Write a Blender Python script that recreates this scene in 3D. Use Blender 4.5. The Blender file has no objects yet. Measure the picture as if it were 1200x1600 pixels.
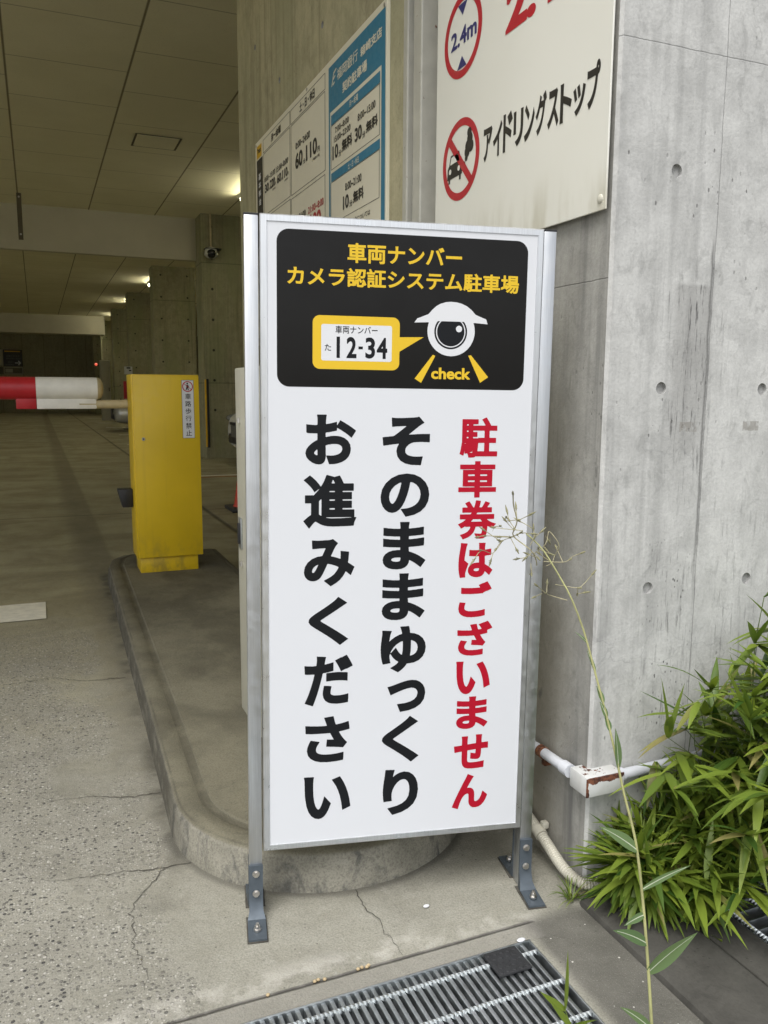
import bpy, bmesh, math, random
import numpy as np
from mathutils import Vector, Matrix
random.seed(7)
sc = bpy.context.scene
COL = sc.collection
R = math.radians

# ------------------------------------------------------------------ camera
cd = bpy.data.cameras.new('camera')
cam = bpy.data.objects.new('camera', cd); COL.objects.link(cam)
r_ = (0.92229736, -0.38644582, 0.00521559); u_ = (0.05139555, 0.13601427, 0.98937284); f_ = (0.3830484, 0.9122279, -0.1453072)
cam.matrix_world = Matrix(((r_[0], u_[0], -f_[0], 0), (r_[1], u_[1], -f_[1], 0), (r_[2], u_[2], -f_[2], 1.035), (0, 0, 0, 1)))
cd.sensor_fit = 'VERTICAL'; cd.sensor_height = 36; cd.lens = 36 * 1282.09 / 1600
cd.clip_start = 0.02; cd.clip_end = 500
sc.camera = cam

# ------------------------------------------------------------------ daylight
SUN_EL, SUN_AZ = R(60), R(222)          # high soft daylight from the street side
w = bpy.data.worlds.new('World'); sc.world = w; w.use_nodes = True
nt = w.node_tree; bg = nt.nodes['Background']
sky = nt.nodes.new('ShaderNodeTexSky'); sky.sky_type = 'NISHITA'; sky.sun_disc = False
sky.sun_elevation = SUN_EL; sky.sun_rotation = SUN_AZ; sky.dust_density = 3.0; sky.air_density = 1.0
hs = nt.nodes.new('ShaderNodeHueSaturation'); hs.inputs['Saturation'].default_value = 0.22   # thin overcast
nt.links.new(sky.outputs[0], hs.inputs['Color']); nt.links.new(hs.outputs[0], bg.inputs[0])
bg.inputs[1].default_value = 0.13
sl = bpy.data.lights.new('sun', 'SUN'); sl.energy = 1.2; sl.angle = R(35); sl.color = (1.0, 0.975, 0.94)
so = bpy.data.objects.new('sun', sl); COL.objects.link(so)
sd = Vector((math.sin(SUN_AZ) * math.cos(SUN_EL), math.cos(SUN_AZ) * math.cos(SUN_EL), math.sin(SUN_EL)))
so.rotation_euler = (-sd).to_track_quat('-Z', 'Y').to_euler()
sc.view_settings.view_transform = 'Standard'; sc.view_settings.look = 'None'
sc.view_settings.exposure = 0.80; sc.view_settings.gamma = 1
sc.render.engine = 'CYCLES'
sc.cycles.use_denoising = True
sc.cycles.max_bounces = 8; sc.cycles.diffuse_bounces = 5; sc.cycles.glossy_bounces = 3
sc.cycles.transmission_bounces = 4; sc.cycles.sample_clamp_indirect = 6.0

# ------------------------------------------------------------------ materials
class T:
    """small helper around one material's node tree"""
    def __init__(s, name, rough=0.7, metallic=0.0, spec=0.5):
        s.m = bpy.data.materials.new(name); s.m.use_nodes = True
        s.t = s.m.node_tree; s.b = s.t.nodes['Principled BSDF']
        s.b.inputs['Roughness'].default_value = rough; s.b.inputs['Metallic'].default_value = metallic
        s.b.inputs['Specular IOR Level'].default_value = spec
    def n(s, k, **kw):
        x = s.t.nodes.new('ShaderNode' + k)
        for a, b in kw.items(): setattr(x, a, b)
        return x
    def l(s, a, b): s.t.links.new(a, b)
    def pos(s, scale=(1, 1, 1), loc=(0, 0, 0)):
        g = s.n('NewGeometry'); mp = s.n('Mapping'); mp.inputs['Scale'].default_value = scale; mp.inputs['Location'].default_value = loc
        s.l(g.outputs['Position'], mp.inputs['Vector']); return mp.outputs[0]
    def xyz(s):
        g = s.n('NewGeometry'); x = s.n('SeparateXYZ'); s.l(g.outputs['Position'], x.inputs[0]); return x.outputs
    def noise(s, v, scale, detail=4, rough=0.55, dist=0.0):
        x = s.n('TexNoise'); x.inputs['Scale'].default_value = scale; x.inputs['Detail'].default_value = detail
        x.inputs['Roughness'].default_value = rough; x.inputs['Distortion'].default_value = dist
        s.l(v, x.inputs['Vector']); return x.outputs['Fac']
    def vor(s, v, scale, feature='F1', out='Distance', rnd=1.0):
        x = s.n('TexVoronoi', feature=feature); x.inputs['Scale'].default_value = scale; x.inputs['Randomness'].default_value = rnd
        s.l(v, x.inputs['Vector']); return x.outputs[out]
    def mt(s, op, a, b=None, c=None, clamp=False):
        x = s.n('Math', operation=op); x.use_clamp = clamp
        for i, v in enumerate((a, b, c)):
            if v is None: continue
            if isinstance(v, (int, float)): x.inputs[i].default_value = v
            else: s.l(v, x.inputs[i])
        return x.outputs[0]
    def rng(s, v, a, b, lo=0.0, hi=1.0, smooth=True):
        x = s.n('MapRange'); x.interpolation_type = 'SMOOTHSTEP' if smooth else 'LINEAR'
        x.inputs['From Min'].default_value = a; x.inputs['From Max'].default_value = b
        x.inputs['To Min'].default_value = lo; x.inputs['To Max'].default_value = hi
        s.l(v, x.inputs['Value']); return x.outputs[0]
    def mix(s, fac, a, b, mode='MIX'):
        x = s.n('Mix', data_type='RGBA', blend_type=mode); x.clamp_factor = True
        if isinstance(fac, (int, float)): x.inputs[0].default_value = fac
        else: s.l(fac, x.inputs[0])
        for i, v in ((6, a), (7, b)):
            if isinstance(v, tuple): x.inputs[i].default_value = (*v[:3], 1)
            else: s.l(v, x.inputs[i])
        return x.outputs[2]
    def base(s, v):
        if isinstance(v, tuple): s.b.inputs['Base Color'].default_value = (*v[:3], 1)
        else: s.l(v, s.b.inputs['Base Color'])
    def bump(s, h, strength=0.3, dist=0.003):
        x = s.n('Bump'); x.inputs['Strength'].default_value = strength; x.inputs['Distance'].default_value = dist
        s.l(h, x.inputs['Height']); s.l(x.outputs[0], s.b.inputs['Normal'])

def band(t, v, c, wdt):
    """1 at v = c falling to 0 at distance wdt"""
    return t.rng(t.mt('ABSOLUTE', t.mt('SUBTRACT', v, c)), 0, wdt, 1, 0)

def plain(name, col, rough=0.5, metallic=0.0, spec=0.5, var=0.06, scale=8, bump=0.0):
    t = T(name, rough, metallic, spec)
    n = t.noise(t.pos(), scale, 5, 0.6)
    d = tuple(c * (1 - var) for c in col); e = tuple(min(1, c * (1 + var)) for c in col)
    t.base(t.mix(t.rng(n, 0.3, 0.7), d, e))
    n2 = t.noise(t.pos(), scale * 6, 3)
    t.l(t.rng(n2, 0.25, 0.75, max(0.02, rough - 0.07), min(1, rough + 0.07)), t.b.inputs['Roughness'])
    if bump: t.bump(n2, bump, 0.002)
    return t.m

def concrete(name, col, dark, streak=0.5, pits=1.0, joints=(), front=False, blotch=0.6, tint=None, side=False):
    """board-marked wall concrete; joints = list of (axis, position, width)"""
    t = T(name, 0.86, 0, 0.25)
    P = t.pos()
    big = t.rng(t.noise(P, 2.1, 5, 0.6, 0.6), 0.35, 0.68)
    mid = t.rng(t.noise(P, 11, 6, 0.65, 0.4), 0.32, 0.7)
    fine = t.noise(P, 160, 3, 0.7)
    st = t.rng(t.noise(t.pos((34, 34, 1.1)), 1.0, 4, 0.6), 0.42, 0.75)
    c = t.mix(t.mt('MULTIPLY', big, blotch), col, tuple(a * 0.72 for a in col))
    c = t.mix(t.mt('MULTIPLY', mid, 0.62), c, tuple(min(1, a * 1.34) for a in col))
    c = t.mix(t.mt('MULTIPLY', t.rng(t.noise(t.pos((1, 1, .6), (5, 2, 1)), 28, 5, .7, .8), .50, .70), .48), c, tuple(a * .58 for a in col))
    c = t.mix(t.mt('MULTIPLY', t.rng(t.noise(t.pos((20, 20, 1.6), (9, 4, 7)), 1, 4, .6), .48, .68), .34), c, tuple(min(1, a * 1.38) for a in col))
    if tint: c = t.mix(t.mt('MULTIPLY', t.rng(t.noise(t.pos((3, 3, .8)), 1.0, 3), .4, .65), .6), c, tint)
    zone = t.rng(t.noise(t.pos((3.2, 3.2, 0.7), (3, 1, 2)), 1.0, 3), 0.42, 0.66)
    c = t.mix(t.mt('MULTIPLY', t.mt('MULTIPLY', st, zone), streak), c, dark)
    c = t.mix(t.mt('MULTIPLY', t.rng(fine, 0.35, 0.7), 0.22), c, tuple(a * 0.55 for a in col))
    # hairline mould marks and bug holes
    pv = t.vor(t.pos((1, 1, 0.55)), 62)
    pm = t.rng(t.noise(P, 5.0, 4), 0.50, 0.66)
    pit = t.mt('MULTIPLY', t.rng(pv, 0.10, 0.17, 1, 0), pm)
    c = t.mix(t.mt('MULTIPLY', pit, 0.75 * pits), c, tuple(a * 0.5 for a in dark))
    hgt = t.mt('ADD', t.mt('MULTIPLY', mid, 0.4), t.mt('MULTIPLY', fine, 0.5))
    hgt = t.mt('SUBTRACT', hgt, t.mt('MULTIPLY', pit, 1.2))
    X = t.xyz()
    for ax, p, wd in joints:
        j = band(t, t.mt('ADD', X[ax], t.mt('MULTIPLY', t.mt('SUBTRACT', mid, 0.5), 0.002)), p, wd)
        c = t.mix(t.mt('MULTIPLY', j, 0.55), c, tuple(a * 0.6 for a in dark))
        hgt = t.mt('SUBTRACT', hgt, t.mt('MULTIPLY', j, 0.8))
    if front:
        # run-down dirt beside the formwork seam, and pores near the base
        runs = t.rng(t.noise(t.pos((120, 120, 10.0), (0, 0, 1.7)), 1.0, 5, 0.68), 0.53, 0.66)
        m = t.mt('MULTIPLY', t.rng(band(t, X[0], 1.215, 0.075), 0, .6), t.mt('MULTIPLY', t.rng(X[2], 0.80, 1.05), t.rng(t.mt('ADD', X[2], t.mt('MULTIPLY', fine, .01)), 1.248, 1.256, 1, 0)))
        c = t.mix(t.mt('MULTIPLY', m, 0.48), c, (0.25, 0.245, 0.235))
        c = t.mix(t.mt('MULTIPLY', t.mt('MULTIPLY', m, runs), 0.9), c, (0.07, 0.07, 0.068))
        m3 = t.mt('MULTIPLY', t.mt('MULTIPLY', t.rng(X[2], 0.3, 0.5), t.rng(X[2], 1.36, 1.6, 1, 0)), t.rng(t.noise(t.pos((4, 4, 2.2), (7, 0, 3)), 1, 4), .47, .62))
        c = t.mix(t.mt('MULTIPLY', t.mt('MULTIPLY', m3, runs), .5), c, (0.09, 0.09, 0.088))
        sl_ = t.mt('MULTIPLY', band(t, t.mt('ADD', X[0], t.mt('MULTIPLY', mid, .004)), 1.260, .006), t.mt('MULTIPLY', t.rng(X[2], .5, .8), t.rng(X[2], 1.30, 1.36, 1, 0)))
        c = t.mix(t.mt('MULTIPLY', sl_, .7), c, (0.11, 0.11, 0.105))
        m2 = t.mt('MULTIPLY', band(t, X[0], 1.195, 0.11), t.mt('MULTIPLY', t.rng(X[2], 0.28, 0.36), t.rng(X[2], 0.66, 0.8, 1, 0)))
        c = t.mix(t.mt('MULTIPLY', t.mt('MULTIPLY', m2, runs), 0.7), c, (0.12, 0.12, 0.115))
        p2 = t.mt('MULTIPLY', t.rng(t.vor(t.pos((1, 1, 0.6)), 105), 0.13, 0.24, 1, 0), t.mt('MULTIPLY', m2, t.rng(t.noise(P, 24, 2), .45, .6)))
        c = t.mix(p2, c, (0.06, 0.06, 0.058))
        sm = t.mt('MULTIPLY', t.mt('LESS_THAN', t.mt('ABSOLUTE', t.mt('SUBTRACT', X[2], 0.967)), 0.010),
                  t.mt('MAXIMUM', t.mt('LESS_THAN', t.mt('ABSOLUTE', t.mt('SUBTRACT', X[0], 1.220)), 0.023), t.mt('LESS_THAN', t.mt('ABSOLUTE', t.mt('SUBTRACT', X[0], 1.389)), 0.022)))
        c = t.mix(t.mt('MULTIPLY', t.mt('MULTIPLY', sm, t.rng(t.noise(P, 70, 3), .38, .55)), 0.7), c, (0.26, 0.245, 0.22))
        # thin cracks
        va = t.n('VectorMath', operation='ADD'); nz = t.n('TexNoise'); nz.inputs['Scale'].default_value = 7; nz.inputs['Detail'].default_value = 5; t.l(P, nz.inputs['Vector']); vs_ = t.n('VectorMath', operation='SCALE'); vs_.inputs['Scale'].default_value = .22; t.l(nz.outputs['Color'], vs_.inputs[0]); t.l(P, va.inputs[0]); t.l(vs_.outputs[0], va.inputs[1])
        ck = t.vor(va.outputs[0], 4.6, 'DISTANCE_TO_EDGE')
        wob = ck
        cm = t.mt('MULTIPLY', t.rng(t.mt('ABSOLUTE', wob), 0.0, 0.008, 1, 0), t.rng(t.noise(P, 3.1, 2), 0.52, 0.62))
        c = t.mix(t.mt('MULTIPLY', cm, 0.3), c, (0.2, 0.2, 0.2))
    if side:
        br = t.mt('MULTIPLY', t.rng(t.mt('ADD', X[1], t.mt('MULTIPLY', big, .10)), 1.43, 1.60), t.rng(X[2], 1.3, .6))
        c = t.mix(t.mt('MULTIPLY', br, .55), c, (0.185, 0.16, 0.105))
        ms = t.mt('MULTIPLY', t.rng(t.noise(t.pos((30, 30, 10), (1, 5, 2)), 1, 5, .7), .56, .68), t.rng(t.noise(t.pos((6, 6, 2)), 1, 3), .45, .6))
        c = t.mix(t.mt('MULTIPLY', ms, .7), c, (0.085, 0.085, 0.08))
    t.base(c); t.bump(hgt, 0.35, 0.004)
    return t.m

M = {}
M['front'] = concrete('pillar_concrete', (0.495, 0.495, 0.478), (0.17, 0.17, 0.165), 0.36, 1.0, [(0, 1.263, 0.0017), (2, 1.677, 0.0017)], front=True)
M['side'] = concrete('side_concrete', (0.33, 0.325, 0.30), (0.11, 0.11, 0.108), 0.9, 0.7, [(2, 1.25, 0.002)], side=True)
M['inner'] = concrete('inner_concrete', (0.44, 0.405, 0.265), (0.13, 0.115, 0.07), 0.55, 0.8, [(1, 3.37, 0.003)], tint=(0.36, 0.35, 0.22))  # garage concretes from here on: warm interior light tinted into the grey
M_dark = plain('tie_hole_dark', (0.05, 0.05, 0.035), .9, var=.2, scale=60)
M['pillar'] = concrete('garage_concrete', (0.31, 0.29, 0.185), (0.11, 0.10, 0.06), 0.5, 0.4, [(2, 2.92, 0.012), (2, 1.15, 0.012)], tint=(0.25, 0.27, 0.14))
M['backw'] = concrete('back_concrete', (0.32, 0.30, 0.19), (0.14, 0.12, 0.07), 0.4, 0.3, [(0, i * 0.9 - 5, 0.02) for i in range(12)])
M['hole'] = plain('tie_hole', (0.34, 0.34, 0.33), 0.9, var=.2, scale=60)
M['beam'] = plain('painted_beam', (0.50, 0.475, 0.365), 0.7, var=.05, scale=2)
def ceiling_mat():
    t = T('ceiling_panels', 0.9, 0, 0.2)
    X = t.xyz(); P = t.pos()
    col = t.mix(t.rng(t.noise(P, 1.3, 3), .3, .7), (0.78, 0.74, 0.53), (0.84, 0.80, 0.585))  # beige panels with the yellowish garage light mixed into the colour
    a = t.mt('DIVIDE', t.mt('ADD', X[0], 0.10 + 0.93 * 20), 0.93)
    fa = t.mt('FRACT', a); la = t.mt('MINIMUM', fa, t.mt('SUBTRACT', 1, fa))
    par = t.mt('MODULO', t.mt('FLOOR', a), 2)
    b = t.mt('ADD', t.mt('DIVIDE', t.mt('SUBTRACT', X[1], 6.525), 0.93), t.mt('ADD', t.mt('MULTIPLY', par, 0.5), 20))
    fb = t.mt('FRACT', b); lb = t.mt('MINIMUM', fb, t.mt('SUBTRACT', 1, fb))
    col = t.mix(t.mt('MULTIPLY', t.rng(la, 0.004, 0.014, 1, 0), .8), col, (0.11, 0.085, 0.04))
    col = t.mix(t.mt('MULTIPLY', t.rng(lb, 0.003, 0.009, 1, 0), .55), col, (0.15, 0.12, 0.06))
    n = t.noise(P, 130, 2)
    col = t.mix(t.mt('MULTIPLY', t.rng(n, .6, .75), .25), col, (.2, .17, .1))
    # screw heads
    t.base(col); t.bump(n, .15, .002); return t.m
M['ceiling'] = ceiling_mat()
M['lid'] = plain('hatch_board', (0.80, 0.76, 0.55), .9, var=.04, scale=3)

def ground_mat():
    t = T('worn_concrete_ground', 0.85, 0, 0.3)
    P = t.pos(); X = t.xyz()
    big = t.rng(t.noise(P, 1.4, 6, 0.62, 0.5), 0.33, 0.68)
    mid = t.rng(t.noise(P, 9, 7, 0.66), 0.33, 0.68)
    fine = t.noise(P, 240, 2, 0.7)
    c = t.mix(big, (0.315, 0.305, 0.252), (0.185, 0.178, 0.145))
    c = t.mix(t.mt('MULTIPLY', mid, 0.5), c, (0.355, 0.345, 0.295))
    c = t.mix(t.mt('MULTIPLY', t.rng(t.noise(t.pos((1, 1, 1), (2, 7, 0)), 5.5, 6, .68, 1.0), .54, .72), .55), c, (0.15, 0.143, 0.118))
    c = t.mix(t.mt('MULTIPLY', t.rng(t.noise(t.pos((1, 1, 1), (8, 3, 0)), 22, 5, .7, .6), .56, .74), .45), c, (0.43, 0.42, 0.37))
    # right-hand strip beside the drain: darker and damp
    wob = t.mt('MULTIPLY', t.mt('SUBTRACT', t.noise(P, 6, 4), .5), .12)
    rt = t.rng(t.mt('ADD', X[0], t.mt('MULTIPLY', wob, .3)), 0.812, 0.845)
    rt = t.mt('MULTIPLY', rt, t.rng(t.mt('ADD', X[1], t.mt('MULTIPLY', wob, .35)), 1.245, 1.285, 1, 0))
    c = t.mix(t.mt('MULTIPLY', rt, 0.85), c, t.mix(mid, (0.075, 0.072, 0.063), (0.125, 0.12, 0.105)))
    # inside the garage: blotchy floor, lighter and yellower, warm garage light tinted in
    ins = t.rng(t.mt('ADD', X[1], t.mt('MULTIPLY', wob, 14)), 1.9, 4.6)
    c = t.mix(t.mt('MULTIPLY', ins, 0.9), c, t.mix(t.rng(t.noise(t.pos((.9, 1.3, 1)), 1.5, 6, .62, .8), .36, .66), (0.46, 0.42, 0.265), (0.29, 0.26, 0.155)))
    tire = t.mt('MULTIPLY', ins, t.rng(t.noise(t.pos((2.5, .35, 1), (4, 2, 0)), 1.2, 4), .48, .64))
    c = t.mix(t.mt('MULTIPLY', tire, .22), c, (0.20, 0.18, 0.11))
    # darker bands along the kerb and round the island's foot
    dk = t.mt('MULTIPLY', t.rng(t.mt('ADD', X[0], t.mt('MULTIPLY', wob, 1.0)), 0.12, 0.25), t.rng(X[0], .36, .40, 1, 0))
    c = t.mix(t.mt('MULTIPLY', dk, t.mt('MULTIPLY', t.rng(X[1], 1.5, 2.6), .55)), c, (0.16, 0.145, 0.10))
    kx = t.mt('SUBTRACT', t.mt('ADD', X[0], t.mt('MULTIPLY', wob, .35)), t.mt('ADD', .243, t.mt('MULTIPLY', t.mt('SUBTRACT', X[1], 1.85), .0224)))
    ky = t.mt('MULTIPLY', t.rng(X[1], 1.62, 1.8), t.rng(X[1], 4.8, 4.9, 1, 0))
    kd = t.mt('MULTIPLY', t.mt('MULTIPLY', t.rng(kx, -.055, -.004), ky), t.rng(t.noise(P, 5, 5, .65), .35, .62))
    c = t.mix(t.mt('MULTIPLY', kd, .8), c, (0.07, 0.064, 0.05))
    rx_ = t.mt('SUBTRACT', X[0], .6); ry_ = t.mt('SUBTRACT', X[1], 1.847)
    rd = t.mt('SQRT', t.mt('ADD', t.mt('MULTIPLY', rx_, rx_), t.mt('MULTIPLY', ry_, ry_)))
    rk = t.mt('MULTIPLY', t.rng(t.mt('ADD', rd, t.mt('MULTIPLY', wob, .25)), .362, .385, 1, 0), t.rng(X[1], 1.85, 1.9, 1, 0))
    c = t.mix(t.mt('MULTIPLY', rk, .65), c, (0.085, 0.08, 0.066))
    # exposed aggregate where the skin has worn away
    wear = t.noise(t.pos((1.0, .55, 1.0), (.3, .2, 0)), 2.6, 5, .6)
    lx = t.rng(X[0], -0.14, 0.24, 0.36, 0.0, smooth=False)
    wz = t.rng(t.mt('ADD', wear, lx), 0.56, 0.70)
    wz = t.mt('MULTIPLY', wz, t.rng(X[1], 3.2, 4.2, 1, 0))
    wz = t.mt('MULTIPLY', wz, t.rng(X[0], 0.17, 0.26, 1, 0))
    vd = t.vor(P, 105); vc = t.n('TexVoronoi'); vc.inputs['Scale'].default_value = 105; t.l(P, vc.inputs['Vector'])
    sx = t.n('SeparateColor'); t.l(vc.outputs['Color'], sx.inputs[0])
    stone = t.mix(t.rng(sx.outputs[0], 0.5, 0.9), (0.14, 0.135, 0.12), (0.55, 0.53, 0.48))
    stone = t.mix(t.rng(sx.outputs[1], 0.80, 0.84), stone, (0.035, 0.035, 0.04))
    sm = t.mt('MULTIPLY', wz, t.rng(vd, 0.30, 0.42, 1, 0))
    sm = t.mt('MULTIPLY', sm, t.rng(sx.outputs[2], 0.32, 0.36))
    c = t.mix(t.mt('MULTIPLY', wz, .35), c, (0.30, 0.29, 0.255))
    v2 = t.n('TexVoronoi'); v2.inputs['Scale'].default_value = 210; t.l(P, v2.inputs['Vector']); s2 = t.n('SeparateColor'); t.l(v2.outputs['Color'], s2.inputs[0])
    st2 = t.mix(t.rng(s2.outputs[0], .35, .8), (0.11, 0.105, 0.095), (0.50, 0.485, 0.43))
    sm2 = t.mt('MULTIPLY', t.mt('MULTIPLY', t.rng(t.mt('ADD', wz, .12), .1, .8), t.rng(v2.outputs['Distance'], .32, .45, 1, 0)), t.rng(s2.outputs[1], .40, .45))
    c = t.mix(t.mt('MULTIPLY', sm2, .75), c, st2)
    c = t.mix(t.mt('MULTIPLY', sm, .92), c, stone)
    # scattered pale grit on the dark strip
    gv = t.n('TexVoronoi'); gv.inputs['Scale'].default_value = 70; t.l(P, gv.inputs['Vector'])
    gx = t.n('SeparateColor'); t.l(gv.outputs['Color'], gx.inputs[0])
    grit = t.mt('MULTIPLY', t.mt('GREATER_THAN', gx.outputs[0], 0.80), t.rng(gv.outputs['Distance'], 0.10, 0.16, 1, 0))
    grit = t.mt('MULTIPLY', grit, t.mt('MAXIMUM', rt, 0.25))
    c = t.mix(grit, c, (0.62, 0.60, 0.55))
    g2 = t.noise(P, 520, 2, .8); g3 = t.rng(t.noise(P, 70, 4, .75), .52, .70)
    c = t.mix(t.mt('MULTIPLY', t.rng(fine, .42, .66), .38), c, (0.12, 0.115, 0.095))
    c = t.mix(t.mt('MULTIPLY', g3, .35), c, (0.13, 0.125, 0.105))
    c = t.mix(t.mt('MULTIPLY', t.rng(g2, .60, .70), .55), c, (0.55, 0.54, 0.48))
    pk = t.mt('MULTIPLY', t.rng(t.vor(P, 46), .06, .11, 1, 0), t.rng(t.noise(P, 8, 2), .5, .56))
    c = t.mix(t.mt('MULTIPLY', pk, .7), c, (0.06, 0.056, 0.047))
    # saw-cut joint between the drain edge and the slab
    j = t.mt('MULTIPLY', band(t, t.mt('ADD', X[1], t.mt('MULTIPLY', wob, .06)), 1.258, 0.006), t.rng(X[0], .84, .86, 1, 0))
    j2 = band(t, X[1], 7.2, .02)
    j3 = t.mt('MULTIPLY', band(t, X[0], 1.32, .035), t.rng(X[1], 4.8, 5))
    jj = t.mt('MAXIMUM', j, t.mt('MULTIPLY', t.mt('MAXIMUM', j2, j3), .7))
    c = t.mix(jj, c, (0.035, 0.032, 0.028))
    # drain surround
    ds = t.mt('MULTIPLY', t.mt('MULTIPLY', t.rng(X[1], 1.206, 1.212), t.rng(X[1], 1.258, 1.262, 1, 0)), t.rng(X[0], .84, .86, 1, 0))
    c = t.mix(t.mt('MULTIPLY', ds, .45), c, (0.21, 0.20, 0.18))
    pale = t.mt('MULTIPLY', t.mt('MULTIPLY', t.rng(t.noise(P, 14, 4), .45, .6), band(t, X[1], 1.29, .05)), t.rng(X[0], .84, .9, 1, 0))
    c = t.mix(t.mt('MULTIPLY', pale, .55), c, (0.50, 0.48, 0.43))
    t.base(c)
    t.l(t.rng(mid, 0, 1, .74, .95), t.b.inputs['Roughness'])
    h = t.mt('ADD', t.mt('MULTIPLY', fine, .35), t.mt('MULTIPLY', mid, .5))
    h = t.mt('ADD', h, t.mt('MULTIPLY', sm, .9)); h = t.mt('SUBTRACT', h, t.mt('MULTIPLY', jj, 2.0))
    h = t.mt('SUBTRACT', h, t.mt('MULTIPLY', wz, .4))
    t.bump(h, .75, .005)
    return t.m
M['ground'] = ground_mat()

def island_mat():
    t = T('island_concrete', .88, 0, .25); P = t.pos(); X = t.xyz()
    big = t.rng(t.noise(P, 3.0, 6, .62, .6), .35, .66); mid = t.rng(t.noise(P, 14, 6, .66), .35, .68); fine = t.noise(P, 220, 2, .7)
    c = t.mix(big, (0.195, 0.183, 0.132), (0.115, 0.108, 0.078)); c = t.mix(t.mt('MULTIPLY', mid, .45), c, (0.205, 0.188, 0.135))
    dirt = t.mt('MULTIPLY', t.rng(X[1], 1.9, 2.3), t.rng(t.noise(t.pos((2, 1.2, 1)), 2, 5), .42, .6))
    c = t.mix(t.mt('MULTIPLY', dirt, .6), c, (0.085, 0.078, 0.055))
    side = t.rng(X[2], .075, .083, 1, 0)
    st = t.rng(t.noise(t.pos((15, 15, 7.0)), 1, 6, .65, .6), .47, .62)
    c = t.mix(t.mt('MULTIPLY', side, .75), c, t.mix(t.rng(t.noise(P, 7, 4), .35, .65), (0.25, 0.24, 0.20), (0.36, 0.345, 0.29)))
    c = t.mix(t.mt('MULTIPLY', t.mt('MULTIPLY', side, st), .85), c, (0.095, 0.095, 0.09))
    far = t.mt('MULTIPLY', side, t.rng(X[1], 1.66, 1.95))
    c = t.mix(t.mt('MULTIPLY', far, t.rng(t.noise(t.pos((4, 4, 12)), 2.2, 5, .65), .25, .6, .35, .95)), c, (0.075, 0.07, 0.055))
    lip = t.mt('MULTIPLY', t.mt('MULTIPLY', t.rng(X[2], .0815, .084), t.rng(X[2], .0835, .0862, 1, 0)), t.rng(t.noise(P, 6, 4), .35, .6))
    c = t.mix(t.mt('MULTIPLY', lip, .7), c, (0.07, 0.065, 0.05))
    c = t.mix(t.mt('MULTIPLY', t.rng(fine, .42, .68), .4), c, (0.08, 0.075, 0.058)); c = t.mix(t.mt('MULTIPLY', t.rng(t.noise(P, 75, 4, .75), .54, .70), .4), c, (0.075, 0.07, 0.055))
    c = t.mix(t.mt('MULTIPLY', t.rng(t.noise(P, 480, 2, .8), .62, .7), .4), c, (0.42, 0.40, 0.33))
    t.base(c); t.bump(t.mt('ADD', t.mt('MULTIPLY', fine, .4), mid), .5, .004); return t.m
M['island'] = island_mat()
M['kerb'] = concrete('kerb_concrete', (0.080, 0.077, 0.068), (0.08, 0.08, 0.07), .2, .6, blotch=.8)
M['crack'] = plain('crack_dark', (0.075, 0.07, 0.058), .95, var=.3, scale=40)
M['paintw'] = plain('road_paint', (0.78, 0.76, 0.66), .7, var=.10, scale=22)
M['painto'] = plain('worn_paint', (0.28, 0.15, 0.06), .8, var=.3, scale=9)

def metal(name, col, rough, sc_=(3, 3, 60)):
    t = T(name, rough, 1.0)
    n = t.noise(t.pos(sc_), 6, 4)
    t.base(t.mix(t.rng(n, .3, .7), tuple(c * .93 for c in col), tuple(min(1, c * 1.05) for c in col)))
    t.l(t.rng(t.noise(t.pos(), 45, 4), .3, .7, rough - .07, rough + .1), t.b.inputs['Roughness'])
    return t.m
M['alu'] = metal('satin_aluminium', (0.74, 0.755, 0.77), .34, (90, 90, 2))
M['alu2'] = metal('matt_aluminium', (0.56, 0.575, 0.59), .42, (90, 90, 2))
M['steel'] = plain('grey_painted_steel', (0.088, 0.108, 0.128), .5, 0.35, .5, .12, 30)
M['bolt'] = metal('bolt_steel', (0.62, 0.60, 0.57), .33, (30, 30, 30))
M['galv'] = metal('galvanised_steel', (0.50, 0.53, 0.54), .42, (14, 14, 14))
M['panel'] = plain('white_sign_sheet', (0.645, 0.66, 0.69), .38, 0, .3, .004, 1.2)
M['black'] = plain('black_print', (0.0075, 0.007, 0.0065), .20, 0, .22, .02, 3)
M['ink'] = plain('black_vinyl', (0.009, 0.010, 0.012), .42, 0, .18, .02, 3)
M['yel'] = plain('yellow_vinyl', (0.70, 0.465, 0.030), .4, 0, .2, .02, 3)
M['red'] = plain('red_vinyl', (0.40, 0.006, 0.022), .42, 0, .2, .02, 3)
M['white'] = plain('white_vinyl', (0.66, 0.67, 0.69), .4, 0, .3, .01, 3)
M['cap'] = plain('black_plastic', (0.02, 0.02, 0.022), .5, var=.1)
def gate_mat():
    t = T('worn_yellow_enamel', .38); P = t.pos(); X = t.xyz()
    c = t.mix(t.rng(t.noise(P, 3.5, 4), .3, .7), (0.66, 0.455, 0.013), (0.74, 0.51, 0.017))
    low = t.mt('MULTIPLY', t.rng(X[2], .09, .36, 1, 0), t.rng(t.noise(t.pos((9, 9, 5)), 1.3, 6, .68), .42, .66))
    c = t.mix(t.mt('MULTIPLY', low, .6), c, (0.20, 0.15, 0.05))
    sc_ = t.mt('MULTIPLY', t.rng(t.noise(t.pos((60, 60, 14)), 1, 4, .7), .68, .72), t.rng(t.noise(P, 5, 2), .5, .6))
    c = t.mix(t.mt('MULTIPLY', sc_, .6), c, (0.16, 0.11, 0.03))
    rn = t.mt('MULTIPLY', t.rng(t.noise(t.pos((46, 46, 1.4)), 1, 3), .56, .74), .16)
    c = t.mix(rn, c, (0.40, 0.28, 0.03))
    t.base(c); t.l(t.rng(t.noise(P, 30, 4), .3, .7, .30, .5), t.b.inputs['Roughness']); return t.m
M['gatey'] = gate_mat()
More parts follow.
